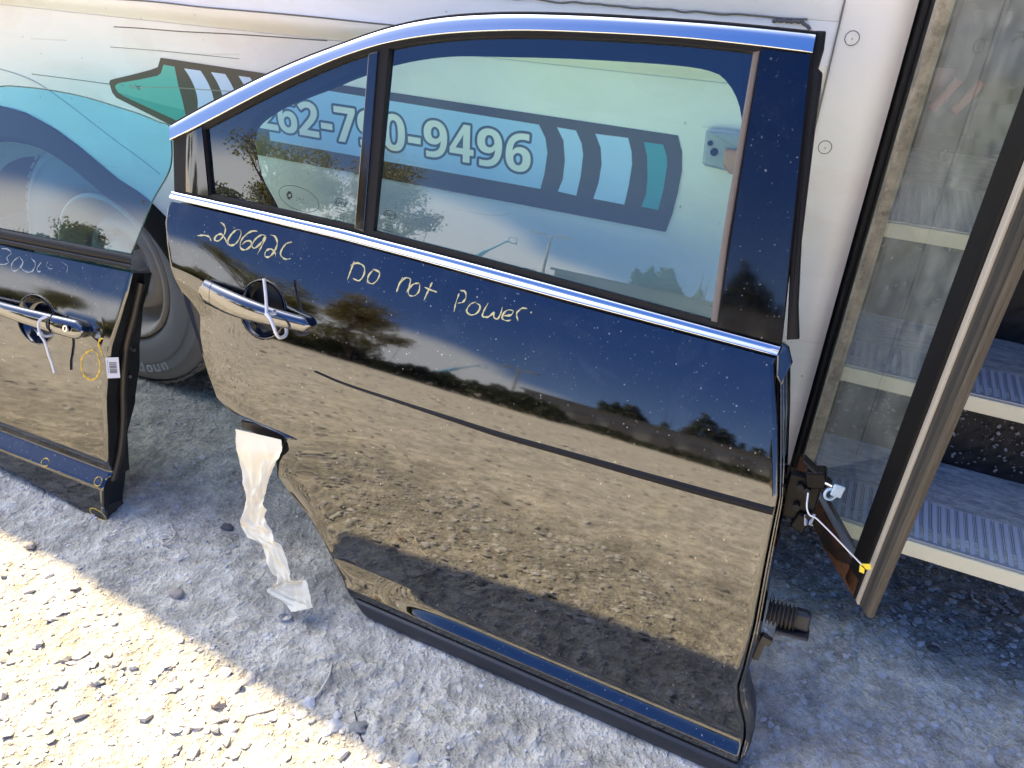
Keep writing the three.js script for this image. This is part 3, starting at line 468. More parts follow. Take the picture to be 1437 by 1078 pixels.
{
  const b = base('low_building', 'low grey block building in front of the far hedge', 'building', [-7, 0, 33]);
  mesh('wall', [box(15, 2.0, 3, 2.0, 1.0, 0)], std({ color: lin(0.26, 0.26, 0.25), roughness: 0.9 }), b);
  mesh('roof', box(15.4, 0.14, 3.4, 2.0, 2.07, 0), std({ color: lin(0.1, 0.1, 0.1), roughness: 0.9 }), b);
  for (const x of [-4.2, -2.3, -0.6, 1.4, 3.1, 4.9, 6.8, 8.4]) mesh('shutter', box(1.0, 1.3, 0.05, x, 0.75, -1.53), std({ color: lin(0.12, 0.12, 0.12), roughness: 0.8 }), b);
  const d = base('dirt_pile', 'brown pile of dirt beside the low grey building', 'dirt pile', [1.6, 0, 27]);
  mesh('mound', gridGeo(30, 30, (s, t) => { const x = (s - 0.5) * 7, z = (t - 0.5) * 4, q = Math.max(0, 1 - Math.hypot(x / 3.4, z / 1.9)); return [x, 1.3 * q * q * (1.3 + 0.5 * n2(x, z)) - 0.05 + 0.12 * n2(x * 2, z * 2) * q, -z]; }), std({ color: lin(0.13, 0.085, 0.05), roughness: 1 }), d);
}
{
  const p = base('light_pole', 'tall two headed parking light pole across the yard', 'light pole', [-22.2, 0, 55]);
  mesh('pole', bar([0, -0.1, 0], [0, 6.5, 0], 0.16, 0.11, 12), std({ color: lin(0.3, 0.31, 0.3), roughness: 0.6 }), p);
  mesh('cross_arm', box(1.2, 0.12, 0.12, 0, 6.45, 0), std({ color: lin(0.25, 0.26, 0.25), roughness: 0.6 }), p);
  for (const s of [-1, 1]) mesh('lamp_head', box(1.2, 0.24, 0.6, s * 1.1, 6.5, 0, 0, 0, s * 0.06, 0.05), std({ color: lin(0.2, 0.21, 0.2), roughness: 0.6 }), p);
}
{
  const b = base('boom_lift', 'pale blue boom lift with its boom raised, far across the yard', 'boom lift', [-22.8, 0, 45]), blue = std({ color: lin(0.07, 0.32, 0.55), roughness: 0.4 });
  mesh('chassis', [box(2.2, 0.7, 1.3, -1.8, 0.75, 0, 0, 0, 0, 0.08)], blue, b);
  mesh('boom', [bar([-1.8, 1.1, 0], [0.1, 2.9, 0], 0.22, 0.17, 8), bar([0.1, 2.9, 0], [1.5, 4.2, 0], 0.1, 0.06, 8)], blue, b);
  mesh('platform', [box(0.7, 0.06, 0.7, 1.7, 4.1, 0), bar([1.4, 4.1, 0.3], [1.4, 4.6, 0.3], 0.03), bar([2.0, 4.1, 0.3], [2.0, 4.6, 0.3], 0.03), bar([1.4, 4.6, 0.3], [2.0, 4.6, 0.3], 0.03)], blue, b);
  for (const [x, z] of [[-2.6, 0.7], [-1.0, 0.7], [-2.6, -0.7], [-1.0, -0.7]]) { const g = new THREE.CylinderGeometry(0.4, 0.4, 0.25, 20); g.rotateX(Math.PI / 2); g.translate(x, 0.4, z); mesh('wheel', g, M.rubber, b); }
}

// ------------------------------------------------------------------ the loose rear door, the main thing
function profile(table, v0, lean = 12) { // outward lift of a door skin over its own leaning plane, from how far its face tips up at each height
  const f = vAt(table), n = 1400, a = new Float64Array(n + 1); for (let k = 1; k <= n; k++) a[k] = a[k - 1] - Math.tan((f(k / 1000) - lean) * R) * 0.001;
  const at = (v) => { const q = Math.min(n - 1, Math.max(0, v * 1000)), i = Math.floor(q); return lerp(a[i], a[i + 1], q - i); }, z = at(v0); return (v) => at(v) - z;
}
const prof = profile([[0, 8], [0.039, 8], [0.041, -3], [0.058, -3], [0.061, 36], [0.076, 36], [0.09, 14], [0.108, 2], [0.14, 2.5], [0.2, 5], [0.3, 8.5], [0.4, 11.5], [0.5, 14.5], [0.55, 16], [0.6, 17.2], [0.65, 19], [0.7, 21], [0.745, 22.5], [0.752, 11.5], [0.9, 12.8], [1.05, 14.5], [1.2, 17]], 0.45);
const skinProf = profile([[0, 8], [0.039, 8], [0.041, -3], [0.058, -3], [0.061, 36], [0.076, 36], [0.09, 14], [0.108, 2], [0.14, 2.5], [0.2, 5], [0.3, 8.5], [0.4, 11.5], [0.5, 14.5], [0.55, 16], [0.6, 17.2], [0.65, 19], [0.7, 21], [0.745, 22.5], [0.8, 24]], 0.45);
const skinL = [[-0.794, 0.037], [-0.814, 0.072], [-0.842, 0.107], [-0.867, 0.153], [-0.907, 0.202], [-0.957, 0.240], [-0.982, 0.266], [-0.980, 0.300], [-0.966, 0.350], [-0.974, 0.360], [-1.03, 0.364], [-1.105, 0.3675], [-1.160, 0.387], [-1.192, 0.434], [-1.229, 0.496], [-1.268, 0.562], [-1.291, 0.612], [-1.314, 0.676], [-1.323, 0.712], [-1.322, 0.740], [-1.310, 0.765]];
const skinR = [[0.010, 0.037], [0.008, 0.063], [0.007, 0.090], [0.001, 0.118], [-0.018, 0.162], [-0.025, 0.191], [-0.024, 0.231], [-0.027, 0.319], [-0.035, 0.417], [-0.043, 0.537], [-0.058, 0.599], [-0.079, 0.681], [-0.096, 0.743]];
const jambR = [[0.015, 0.037], [0.018, 0.056], [0.021, 0.077], [0.020, 0.113], [0.012, 0.144], [-0.001, 0.171], [-0.011, 0.197], [-0.015, 0.227], [-0.014, 0.257], [-0.012, 0.296], [-0.022, 0.421], [-0.031, 0.531], [-0.042, 0.591], [-0.059, 0.669], [-0.077, 0.739], [-0.093, 0.759]];
const beltT = [[-1.308, 0.788], [-1.124, 0.788], [-0.885, 0.787], [-0.731, 0.782], [-0.634, 0.779], [-0.431, 0.771], [-0.244, 0.763], [-0.170, 0.760], [-0.094, 0.757]];
const beltB = [[-1.308, 0.773], [-1.123, 0.772], [-0.884, 0.769], [-0.729, 0.764], [-0.558, 0.757], [-0.427, 0.752], [-0.240, 0.747], [-0.096, 0.743]];
const roofO = curve2([[-1.315, 0.914], [-1.219, 0.964], [-1.039, 1.050], [-0.918, 1.098], [-0.825, 1.131], [-0.737, 1.152], [-0.630, 1.166], [-0.492, 1.174], [-0.333, 1.177], [-0.252, 1.177], [-0.152, 1.175]], 60);
const roofI = curve2([[-1.312, 0.886], [-1.245, 0.918], [-1.036, 1.023], [-0.916, 1.076], [-0.831, 1.105], [-0.733, 1.127], [-0.597, 1.144], [-0.449, 1.152], [-0.328, 1.155], [-0.246, 1.154], [-0.150, 1.151]], 60);
const uL = uAt(skinL), uR = uAt(skinR), vBelt = vAt(beltB), CUP = [-1.045, 0.602];
const skinW = (u, v) => {
  let w = skinProf(v); if (v > 0.058 && v < 0.115) w = lerp(w, lerp(skinProf(0.058), skinProf(0.115), (v - 0.058) / 0.057), smooth(-0.52, -0.74, u)); // the sill fold runs out towards the wheel arch
  const dl = u - uL(Math.max(v, 0.04));
  if (v < 0.42) w += 0.009 * Math.exp(-Math.max(0, dl) / 0.028) * smooth(0.40, 0.30, v) * smooth(0.07, 0.13, v); // the wheel-arch edge rolls outwards
  w += 0.005 * smooth(-1.0, -1.28, u) * smooth(0.62, 0.74, v); // the shoulder stands up towards the rear
  const t = Math.max(0, (-1.06 - u) / 0.24) * smooth(0.30, 0.40, v) * smooth(0.66, 0.54, v); w -= 0.036 * t * t; // and turns in above it
  return w;
};
const doorW = (u, v) => prof(v);
function quadSheet(nu, nv, bl, br, tl, tr, vb, vt, w) { return gridGeo(nu, nv, (s, t) => { const u = lerp(lerp(bl, tl, t), lerp(br, tr, t), s), v = lerp(vb(u), vt(u), t); return [u, v, w(u, v), u, v]; }); }
function onDoor(g, f = prof) { const p = g.attributes.position; for (let i = 0; i < p.count; i++) p.setZ(i, p.getZ(i) + f(p.getY(i))); g.computeVertexNormals(); return g; }
const door = base('car_door', 'glossy black rear car door with chrome trim leaning upright in front of the bus', 'car door', [0.03, 0, -0.89], 'loose black car doors');
door.rotation.x = -12 * R;
mesh('outer_panel', gridGeo(300, 240, (s, t) => {
  const v0 = lerp(0.041, 0.752, t), u = lerp(uL(v0), uR(v0), s), v = v0 + smooth(0.82, 1, t) * (vBelt(u) - 0.006 - 0.752); let w = skinW(u, v);
  const e = Math.hypot((u - CUP[0]) / 0.056, (v - CUP[1]) / 0.056); w -= 0.026 * smooth(1.0, 0.78, e);
  const edge = Math.min(s * (uR(v0) - uL(v0)), (1 - s) * (uR(v0) - uL(v0))); w -= 0.004 * Math.pow(Math.max(0, 1 - edge / 0.005), 2);
  return [u, v, w, u, v];
}), M.paint, door);
mesh('inner_panel', onDoor(slab([...skinL.map(([u, v]) => [u + 0.006, v]), ...skinR.slice().reverse().map(([u, v]) => [u + 0.002, v])], 0.05, -0.062, 0.004)), M.inner, door);
mesh('shut_face', gridGeo(10, 120, (s, t) => { const v = lerp(0.037, 0.752, t), a = uR(v) + 0.002, b = uAt(jambR)(v + 0.004); return [lerp(a, b, s), v, prof(v) - 0.003 - 0.014 * s * s - 0.004 * Math.pow(Math.max(0, 1 - s * 5), 2) + (s > 0.42 && s < 0.58 ? -0.002 : 0), 0, v]; }), M.paint, door);
mesh('shut_edge', gridGeo(4, 60, (s, t) => { const v = lerp(0.037, 0.752, t), b = uAt(jambR)(v + 0.004); return [b - 0.004 * s, v, prof(v) - 0.017 - 0.05 * s, 0, v]; }), M.inner, door);
mesh('lower_cladding', gridGeo(120, 10, (s, t) => { const v = lerp(0.0, 0.042, t), a = lerp(-0.757, -0.797, t), b = lerp(0.004, 0.012, t), u = lerp(a, b, s); return [u, v, prof(v) + 0.006 - 0.012 * Math.pow(1 - t, 4) - 0.01 * smooth(0.88, 1, t) - 0.012 * Math.pow(Math.max(0, 1 - s * 40), 2), u, v]; }), M.clad, door);
mesh('sill_underside', box(0.75, 0.012, 0.05, -0.378, 0.007, prof(0) - 0.03), M.clad, door);
mesh('arch_flap', onDoor(slab([[-1.092, 0.352], [-0.962, 0.372], [-0.955, 0.366], [-0.966, 0.335], [-0.972, 0.268], [-0.995, 0.262], [-1.0, 0.33], [-1.088, 0.338]], 0.008, -0.016, 0.002)), M.inner, door);
mesh('side_moulding', strip(curve2([[-0.905, 0.5125], [-0.84, 0.5075], [-0.712, 0.506], [-0.591, 0.506], [-0.506, 0.506], [-0.373, 0.510], [-0.251, 0.514], [-0.136, 0.518], [-0.043, 0.521]], 60), curve2([[-0.905, 0.5115], [-0.84, 0.5035], [-0.712, 0.500], [-0.591, 0.497], [-0.506, 0.495], [-0.373, 0.498], [-0.251, 0.500], [-0.136, 0.503], [-0.043, 0.507]], 60), doorW, [[0, -0.002], [0.08, 0.002], [0.3, 0.0042], [0.6, 0.0045], [0.9, 0.002], [1, -0.002]], 60), M.rubber, door);
// trim round the window
mesh('roof_moulding', strip(roofO, roofI, doorW, [[0, -0.014], [0, 0.001], [0.04, 0.0035], [0.3, 0.0045], [0.6, 0.0053], [0.88, 0.0058], [0.95, 0.0062], [1, 0.0048], [1, -0.01]], 90), M.chrome, door);
mesh('roof_seal', strip(roofO.map(([u, v], i) => [u - 0.004 * smooth(40, 0, i), v + 0.0055]), roofO, doorW, [[0, -0.02], [0, -0.006], [0.5, -0.002], [1, -0.004]], 90), M.rubber, door);
mesh('belt_moulding', strip(beltT, beltB, doorW, [[0, -0.006], [0.02, 0.0025], [0.14, 0.0042], [0.42, 0.0062], [0.46, 0.0048], [0.52, 0.0062], [0.78, 0.0098], [0.92, 0.0108], [0.97, 0.009], [1, -0.004]], 90), M.chrome, door);
const vTop = vAt(roofI), vBt = vAt(beltT), qTop = (u) => vTop(u) - 0.007, gBot = (u) => vBt(u) + 0.0105;
const qOpen = () => { const a = []; for (let k = 0; k <= 12; k++) { const u = lerp(-1.209, -0.858, k / 12); a.push([u, gBot(u)]); } for (let k = 12; k >= 0; k--) { const u = lerp(-1.231, -0.861, k / 12); a.push([u, qTop(u)]); } return a; };
const mOpen = () => { const a = []; for (let k = 0; k <= 14; k++) { const u = lerp(-0.818, -0.196, k / 14); a.push([u, gBot(u)]); } for (let k = 18; k >= 0; k--) { const u = lerp(-0.823, -0.224, k / 18); a.push([u, qTop(u)]); } return a; };
mesh('window_frame', onDoor(slab([...roofI.map(([u, v]) => [u, v + 0.004]), ...beltT.slice().reverse()], 0.012, -0.014, 0.0015, [qOpen(), mOpen()])), M.rubber, door);
const qClear = curve2([[-0.862, 1.064], [-0.890, 1.056], [-0.972, 1.021], [-1.042, 0.992], [-1.092, 0.966], [-1.131, 0.935], [-1.138, 0.909], [-1.131, 0.884], [-1.115, 0.844], [-1.078, 0.800], [-1.064, 0.779]], 40);
const mClear = curve2([[-0.842, 1.078], [-0.794, 1.091], [-0.726, 1.104], [-0.617, 1.113], [-0.494, 1.121], [-0.330, 1.126], [-0.296, 1.124], [-0.274, 1.119], [-0.253, 1.104], [-0.238, 1.086], [-0.226, 1.061], [-0.217, 1.009], [-0.212, 0.94]], 50);
mesh('inner_frame', onDoor(slab([...roofI.map(([u, v]) => [u, v + 0.012]), [-0.165, 1.15], [-0.112, 0.75], [-1.30, 0.765]], 0.012, -0.045, 0.002, [[...qClear, [-0.862, 0.774]], [...mClear, [-0.198, 0.752], [-0.842, 0.772]]])), M.frit, door);
mesh('quarter_glass', quadSheet(30, 24, -1.212, -0.852, -1.234, -0.856, (u) => gBot(u) - 0.003, (u) => qTop(u) + 0.003, (u, v) => prof(v) - 0.009), M.glass, door);
mesh('door_glass', quadSheet(40, 30, -0.822, -0.192, -0.827, -0.220, (u) => gBot(u) - 0.003, (u) => qTop(u) + 0.003, (u, v) => prof(v) - 0.011), M.glass, door);
mesh('quarter_band', onDoor(slab([[-1.21, 0.80], [-1.232, 0.915], [-1.15, 0.956], [-1.06, 1.0], [-0.9, 1.066], [-0.9, 1.055], ...curve2([[-0.972, 1.021], [-1.042, 0.995], [-1.092, 0.970], [-1.124, 0.938], [-1.130, 0.909], [-1.124, 0.884], [-1.108, 0.844], [-1.07, 0.799]], 24)], 0.001, -0.0115)), M.frit, door);
mesh('divider_bar', onDoor(slab([[-0.862, 1.088], [-0.843, 1.094], [-0.837, 0.790], [-0.858, 0.792]], 0.013, -0.012, 0.002)), M.gloss, door);
mesh('run_channel', [onDoor(slab([[-0.843, 1.094], [-0.825, 1.099], [-0.820, 0.788], [-0.837, 0.790]], 0.011, -0.014, 0.003))], M.rubber, door);
mesh('run_channel', onDoor(slab([[-0.2285, 1.147], [-0.219, 1.150], [-0.202, 0.889], [-0.190, 0.769], [-0.201, 0.769], [-0.212, 0.889]], 0.013, -0.014, 0.003)), M.rubberGrey, door);
mesh('pillar_applique', quadSheet(12, 30, -0.188, -0.095, -0.2175, -0.1525, (u) => vBt(u) + 0.003, (u) => vTop(u) - 0.002, (u, v) => prof(v) + 0.0015), M.pillar, door);
mesh('corner_panel', quadSheet(8, 14, -1.297, -1.211, -1.309, -1.233, (u) => vBt(u) + 0.004, (u) => vTop(u) - 0.002, (u, v) => prof(v) + 0.001 - 0.012 * Math.pow(Math.max(0, (-1.245 - u) / 0.06), 2)), M.gloss, door);
mesh('front_weatherstrip', onDoor(slab([[-0.1525, 1.150], [-0.1545, 1.181], [-0.142, 1.1815], [-0.139, 1.16], [-0.140, 1.135], [-0.133, 1.130], [-0.130, 1.11], [-0.127, 1.079], [-0.104, 0.907], [-0.086, 0.818], [-0.073, 0.771], [-0.089, 0.766], [-0.113, 0.885], [-0.140, 1.068]], 0.022, -0.026, 0.004)), M.rubber, door);
mesh('belt_corner', onDoor(slab([[-0.094, 0.762], [-0.084, 0.757], [-0.073, 0.735], [-0.079, 0.70], [-0.090, 0.712], [-0.097, 0.742]], 0.014, -0.016, 0.003)), M.gloss, door);
{ // handle: bowed chrome grip over a round cup
  const H = new THREE.Group(); H.name = 'door_handle'; door.add(H);
  const bow = (s) => 0.006 + 0.022 * Math.sin(Math.PI * Math.min(1, Math.max(0, (s - 0.02) / 0.96))), hv = (s) => lerp(0.609, 0.598, s), hh = (s) => 0.0245 * Math.pow(Math.min(1, Math.max(0.0, s / 0.055)), 0.5) * lerp(1, 0.6, smooth(0.25, 1, s)) * Math.pow(Math.min(1, Math.max(0, (1 - s) / 0.04)), 0.5);
  const grip = (s0, s1) => gridGeo(50, 28, (a, b) => { const s = lerp(s0, s1, a), u = lerp(-1.202, -0.920, s), q = b * 2 * Math.PI, h = hh(s) + 1e-4, c = Math.cos(q), d = Math.sin(q); const v = hv(s) + h * Math.sign(c) * Math.pow(Math.abs(c), 0.8), w = skinW(u, hv(s)) + bow(s) + 0.011 * Math.min(1, h / 0.008) * Math.sign(d) * Math.pow(Math.abs(d), 0.85); return [u, v, w, s, b]; });
  mesh('grip', flip(grip(0.152, 1)), M.handle, H); mesh('end_cap', flip(grip(0, 0.146)), M.handle, H);
  mesh('grip_core', box(0.05, 0.034, 0.012, -1.15, 0.606, skinW(-1.17, 0.598) + 0.012), M.inner, H);
  const ring = []; for (let k = 0; k <= 72; k++) { const q = (k / 72) * 2 * Math.PI, u = CUP[0] + 0.0565 * Math.cos(q), v = CUP[1] + 0.0565 * Math.sin(q); ring.push([u, v, skinW(u, v) + 0.0003]); }
  mesh('cup_rim', tube(ring, 0.0014, 144, 8), M.paint, H);
  mesh('cup', gridGeo(40, 12, (s, t) => { const q = s * 2 * Math.PI, r = 0.0535 * t, u = CUP[0] + r * Math.cos(q), v = CUP[1] + r * Math.sin(q); return [u, v, skinW(u, v) - 0.0235 + 0.026 * smooth(0.75, 1.0, t), u, v]; }), M.gloss, H);
}
const mark = (name, list, width, mat = M.marker) => mesh(name, list.map((l, i) => stroke(l, width, skinW, i)), mat, door);
mark('handwritten_number', [[[-1.230, 0.712], [-1.211, 0.716], [-1.198, 0.715], [-1.192, 0.708]], [[-1.175, 0.748], [-1.165, 0.744], [-1.160, 0.734], [-1.166, 0.719], [-1.176, 0.711], [-1.184, 0.713], [-1.180, 0.721], [-1.169, 0.726], [-1.159, 0.720], [-1.149, 0.709]], [[-1.123, 0.742], [-1.132, 0.741], [-1.144, 0.730], [-1.150, 0.716], [-1.145, 0.709], [-1.133, 0.712], [-1.123, 0.725], [-1.121, 0.738], [-1.124, 0.742]], [[-1.082, 0.747], [-1.095, 0.745], [-1.110, 0.734], [-1.119, 0.719], [-1.116, 0.708], [-1.105, 0.707], [-1.093, 0.717], [-1.094, 0.725], [-1.105, 0.724], [-1.115, 0.715]], [[-1.060, 0.742], [-1.071, 0.742], [-1.086, 0.729], [-1.090, 0.717], [-1.084, 0.714], [-1.071, 0.725], [-1.061, 0.740], [-1.065, 0.725], [-1.074, 0.704]], [[-1.051, 0.746], [-1.038, 0.744], [-1.031, 0.733], [-1.035, 0.717], [-1.046, 0.704], [-1.055, 0.704], [-1.055, 0.713], [-1.044, 0.720], [-1.033, 0.715], [-1.029, 0.707]], [[-0.997, 0.742], [-1.009, 0.737], [-1.018, 0.724], [-1.019, 0.714], [-1.008, 0.708], [-0.993, 0.711]]], 0.0039);
mark('handwritten_note', [[[-0.851, 0.734], [-0.855, 0.715], [-0.859, 0.697]], [[-0.857, 0.725], [-0.843, 0.732], [-0.828, 0.728], [-0.825, 0.716], [-0.833, 0.702], [-0.848, 0.703]], [[-0.809, 0.728], [-0.794, 0.726]], [[-0.807, 0.727], [-0.815, 0.714], [-0.814, 0.704], [-0.804, 0.702], [-0.794, 0.713], [-0.793, 0.724], [-0.804, 0.728]], [[-0.744, 0.726], [-0.748, 0.713], [-0.751, 0.698]], [[-0.748, 0.713], [-0.738, 0.726], [-0.728, 0.726], [-0.727, 0.715], [-0.730, 0.702]], [[-0.708, 0.723], [-0.719, 0.719], [-0.727, 0.707], [-0.725, 0.699], [-0.714, 0.699], [-0.706, 0.709], [-0.707, 0.721]], [[-0.683, 0.730], [-0.687, 0.716], [-0.693, 0.695]], [[-0.696, 0.718], [-0.683, 0.716], [-0.670, 0.715]], [[-0.627, 0.722], [-0.630, 0.703], [-0.630, 0.689]], [[-0.627, 0.727], [-0.617, 0.727], [-0.613, 0.718], [-0.617, 0.709], [-0.626, 0.705]], [[-0.592, 0.715], [-0.603, 0.707], [-0.606, 0.695], [-0.597, 0.691], [-0.586, 0.697], [-0.583, 0.709], [-0.593, 0.713]], [[-0.569, 0.718], [-0.574, 0.704], [-0.575, 0.694], [-0.566, 0.694], [-0.559, 0.700], [-0.555, 0.705], [-0.554, 0.697], [-0.547, 0.695], [-0.543, 0.704], [-0.542, 0.717]], [[-0.536, 0.703], [-0.524, 0.707], [-0.521, 0.714], [-0.531, 0.714], [-0.538, 0.705], [-0.538, 0.698], [-0.529, 0.696], [-0.522, 0.699]], [[-0.513, 0.717], [-0.514, 0.711], [-0.509, 0.700]], [[-0.513, 0.715], [-0.507, 0.722], [-0.497, 0.724]], [[-0.490, 0.7195], [-0.488, 0.7185]]], 0.0031);
{ // makers' marks etched on the panes, and a sticker ring on the quarter glass
  const etched = (name, w, h, u, v, rot, draw) => { const t = canvasTex(256, Math.round((256 * h) / w), (g, W, H) => { g.clearRect(0, 0, W, H); g.strokeStyle = g.fillStyle = 'rgba(28,34,36,1)'; draw(g, W, H); }); const p = new THREE.PlaneGeometry(w, h); p.rotateZ(rot); p.translate(u, v, prof(v) - 0.0084); mesh(name, p, std({ color: 0xffffff, map: t, transparent: true, alphaTest: 0.4, roughness: 0.8, side: THREE.DoubleSide }), door); };
  const logo = (g, W, H) => { g.lineWidth = 7; g.beginPath(); g.ellipse(W / 2, H * 0.2, W * 0.36, H * 0.14, 0, 0, 7); g.stroke(); g.font = `italic bold ${Math.round(H * 0.2)}px serif`; g.textAlign = 'center'; g.textBaseline = 'middle'; g.fillText('Ford', W / 2, H * 0.2); const r = rng(4); for (let j = 0; j < 5; j++) for (let x = W * 0.18; x < W * 0.8; x += 15) if (r() < 0.8) g.fillRect(x, H * (0.45 + 0.105 * j), 5 + 8 * r(), 9); };
  etched('glass_marking', 0.036, 0.05, -0.900, 0.817, -0.05, logo); etched('glass_marking', 0.036, 0.05, -0.792, 0.813, -0.05, logo);
  etched('sticker_outline', 0.10, 0.046, -0.995, 0.823, -0.12, (g, W, H) => { g.strokeStyle = 'rgba(60,66,60,1)'; g.lineWidth = 2.5; g.beginPath(); g.ellipse(W / 2, H / 2, W * 0.48, H * 0.46, 0, 0, 7); g.stroke(); const r = rng(5); for (let k = 0; k < 110; k++) { const a = r() * 6.3, d = (0.5 + 0.5 * r()) * 17; g.fillRect(W * 0.27 + d * Math.cos(a), H * 0.48 + d * Math.sin(a) * 1.1, 4, 4); } for (let k = 0; k < 12; k++) g.fillRect(W * (0.45 + 0.25 * r()), H * (0.42 + 0.2 * r()), 5, 3); });
}
{ // hinge, wiring boot and catch on the front edge
  const h = new THREE.Group(); h.name = 'hinge'; h.position.set(0, 0, -0.045); door.add(h);
  mesh('bracket', [box(0.05, 0.075, 0.02, -0.012, 0.535, 0.004, 0, 0, 0, 0.005), box(0.03, 0.028, 0.035, 0.002, 0.572, 0.004, 0, 0, 0.3, 0.005), box(0.022, 0.03, 0.03, -0.002, 0.500, 0.008, 0, 0, -0.3, 0.005)], std({ color: lin(0.005, 0.005, 0.006), roughness: 0.3, specularIntensity: 0.3 }), h);
  mesh('strap', box(0.055, 0.006, 0.026, 0.0, 0.583, 0.008, 0, 0, -0.55, 0.002), M.rubber, h);
  for (const [u, v] of [[-0.016, 0.555], [-0.006, 0.552], [-0.014, 0.523], [0.006, 0.515]]) { const c = new THREE.CylinderGeometry(0.0055, 0.0055, 0.014, 6); c.rotateX(Math.PI / 2); c.translate(u, v, 0.018); mesh('bolt', c, M.rubber, h); }
  const ring = new THREE.TorusGeometry(0.0085, 0.0022, 8, 28); ring.rotateY(0.5); ring.translate(0.026, 0.560, 0.026);
  mesh('cable_ring', [ring, box(0.016, 0.018, 0.005, 0.034, 0.568, 0.026, 0, 0.3, -0.15, 0.0015)], std({ color: lin(0.42, 0.55, 0.66), roughness: 0.4 }), h);
  for (const [p, q, r] of [[[0.002, 0.515, 0.02], [0.006, 0.500, 0.024], 0.003], [[0.013, 0.520, 0.02], [0.011, 0.505, 0.024], 0.003], [[0.016, 0.572, 0.02], [0.026, 0.572, 0.026], 0.0025]]) mesh('clip', bar(p, q, r), M.steel, h);
  const b = new THREE.Group(); b.name = 'wiring_boot'; b.position.set(-0.012, 0.333, -0.035); b.rotation.z = 0.06; door.add(b);
  const pts = [[0.0, 0]]; for (let k = 0; k <= 56; k++) { const y = k / 56; pts.push([0.0175 + 0.0036 * Math.cos(y * 7 * 2 * Math.PI) * lerp(1.1, 0.8, y), y * 0.043]); } pts.push([0, 0.0435]);
  const l = new THREE.LatheGeometry(pts.map((p) => new THREE.Vector2(...p)), 40); l.rotateZ(-Math.PI / 2); mesh('bellows', l, std({ color: lin(0.04, 0.037, 0.034), roughness: 0.5 }), b);
  mesh('plug', box(0.030, 0.036, 0.020, 0.050, -0.001, -0.004, 0, 0, 0, 0.008), std({ color: lin(0.018, 0.022, 0.03), roughness: 0.45 }), b);
  mesh('plug_lip', box(0.05, 0.005, 0.036, 0.042, -0.0225, 0, 0, 0, 0.06, 0.002), std({ color: lin(0.035, 0.034, 0.035), roughness: 0.6 }), b);
  mesh('catch', [box(0.018, 0.014, 0.012, -0.002, 0.284, -0.03, 0, 0, -0.2, 0.002), box(0.012, 0.05, 0.012, -0.008, 0.265, -0.036, 0, 0, -0.1, 0.003)], std({ color: lin(0.05, 0.042, 0.03), roughness: 0.5 }), door);
}
{ // white cable tie round the handle
  const t = base('cable_tie', 'white cable tie looped round the chrome handle of the big rear door', 'cable tie', [0, 0, 0], null); t.position.copy(door.position); t.rotation.copy(door.rotation);
  mesh('strap', [tube([[-0.991, 0.612, 0.040], [-0.978, 0.606, 0.0445], [-0.968, 0.594, 0.046], [-0.9645, 0.580, 0.042], [-0.966, 0.570, 0.030], [-0.970, 0.572, 0.008], [-0.978, 0.592, 0.004], [-0.986, 0.608, 0.014], [-0.990, 0.613, 0.034]], 0.0033, 70, 8)], M.tie, t);
  mesh('tail', tube([[-0.991, 0.613, 0.040], [-0.999, 0.636, 0.034], [-1.006, 0.655, 0.030], [-1.012, 0.674, 0.028]], 0.003, 30, 8), M.tie, t);
  mesh('head', box(0.008, 0.007, 0.007, -0.990, 0.612, 0.040, 0, 0, -0.4, 0.0015), M.tie, t);
}

// ------------------------------------------------------------------ the second door, at the left edge
const profB = profile([[0, 12], [0.05, 12], [0.08, 10], [0.09, 42], [0.12, 42], [0.127, -8], [0.146, -8], [0.158, 8], [0.2, 11], [0.3, 14], [0.4, 16.6], [0.45, 17.6], [0.52, 20], [0.6, 23.5]], 0.4, 17);
const bR = [[-0.024, -0.012], [-0.039, 0.032], [-0.038, 0.080], [-0.038, 0.104], [-0.031, 0.112], [-0.032, 0.140], [-0.027, 0.224], [-0.030, 0.309], [-0.025, 0.378], [-0.018, 0.438], [0.000, 0.497], [0.016, 0.563], [0.020, 0.605]];
const bRu = uAt(bR), BCUP = [-0.254, 0.446], vB0 = (u) => -0.003 + 0.1 * Math.min(0.6, Math.max(0, -u));
const wB = (u, v) => profB(v) + 0.004 * Math.exp(-Math.pow((v - 0.446) / 0.03, 2)) * smooth(-0.21, -0.15, u) * smooth(-0.04, -0.07, u);
const door2 = base('car_door', 'scuffed black front car door with yellow crayon rings, cut by the left edge', 'car door', [-1.41, 0, -0.85], 'loose black car doors');
door2.rotation.order = 'YXZ'; door2.rotation.set(-17 * R, 2 * R, 0);
mesh('outer_panel', gridGeo(260, 200, (s, t) => {
  const vt = lerp(0, 0.607, t), r = bRu(vt), u = lerp(-1.15, r, Math.pow(s, 0.6)), v = lerp(vB0(u), 0.606 + 0.035 * Math.max(-0.35, Math.min(0.1, u)), t), e = Math.hypot((u - BCUP[0]) / 0.062, (v - BCUP[1]) / 0.056), edge = r - u;
  return [u, v, wB(u, v) - 0.026 * smooth(1, 0.78, e) - 0.005 * Math.pow(Math.max(0, 1 - edge / 0.006), 2), u, v];
}), M.paintDusty, door2);
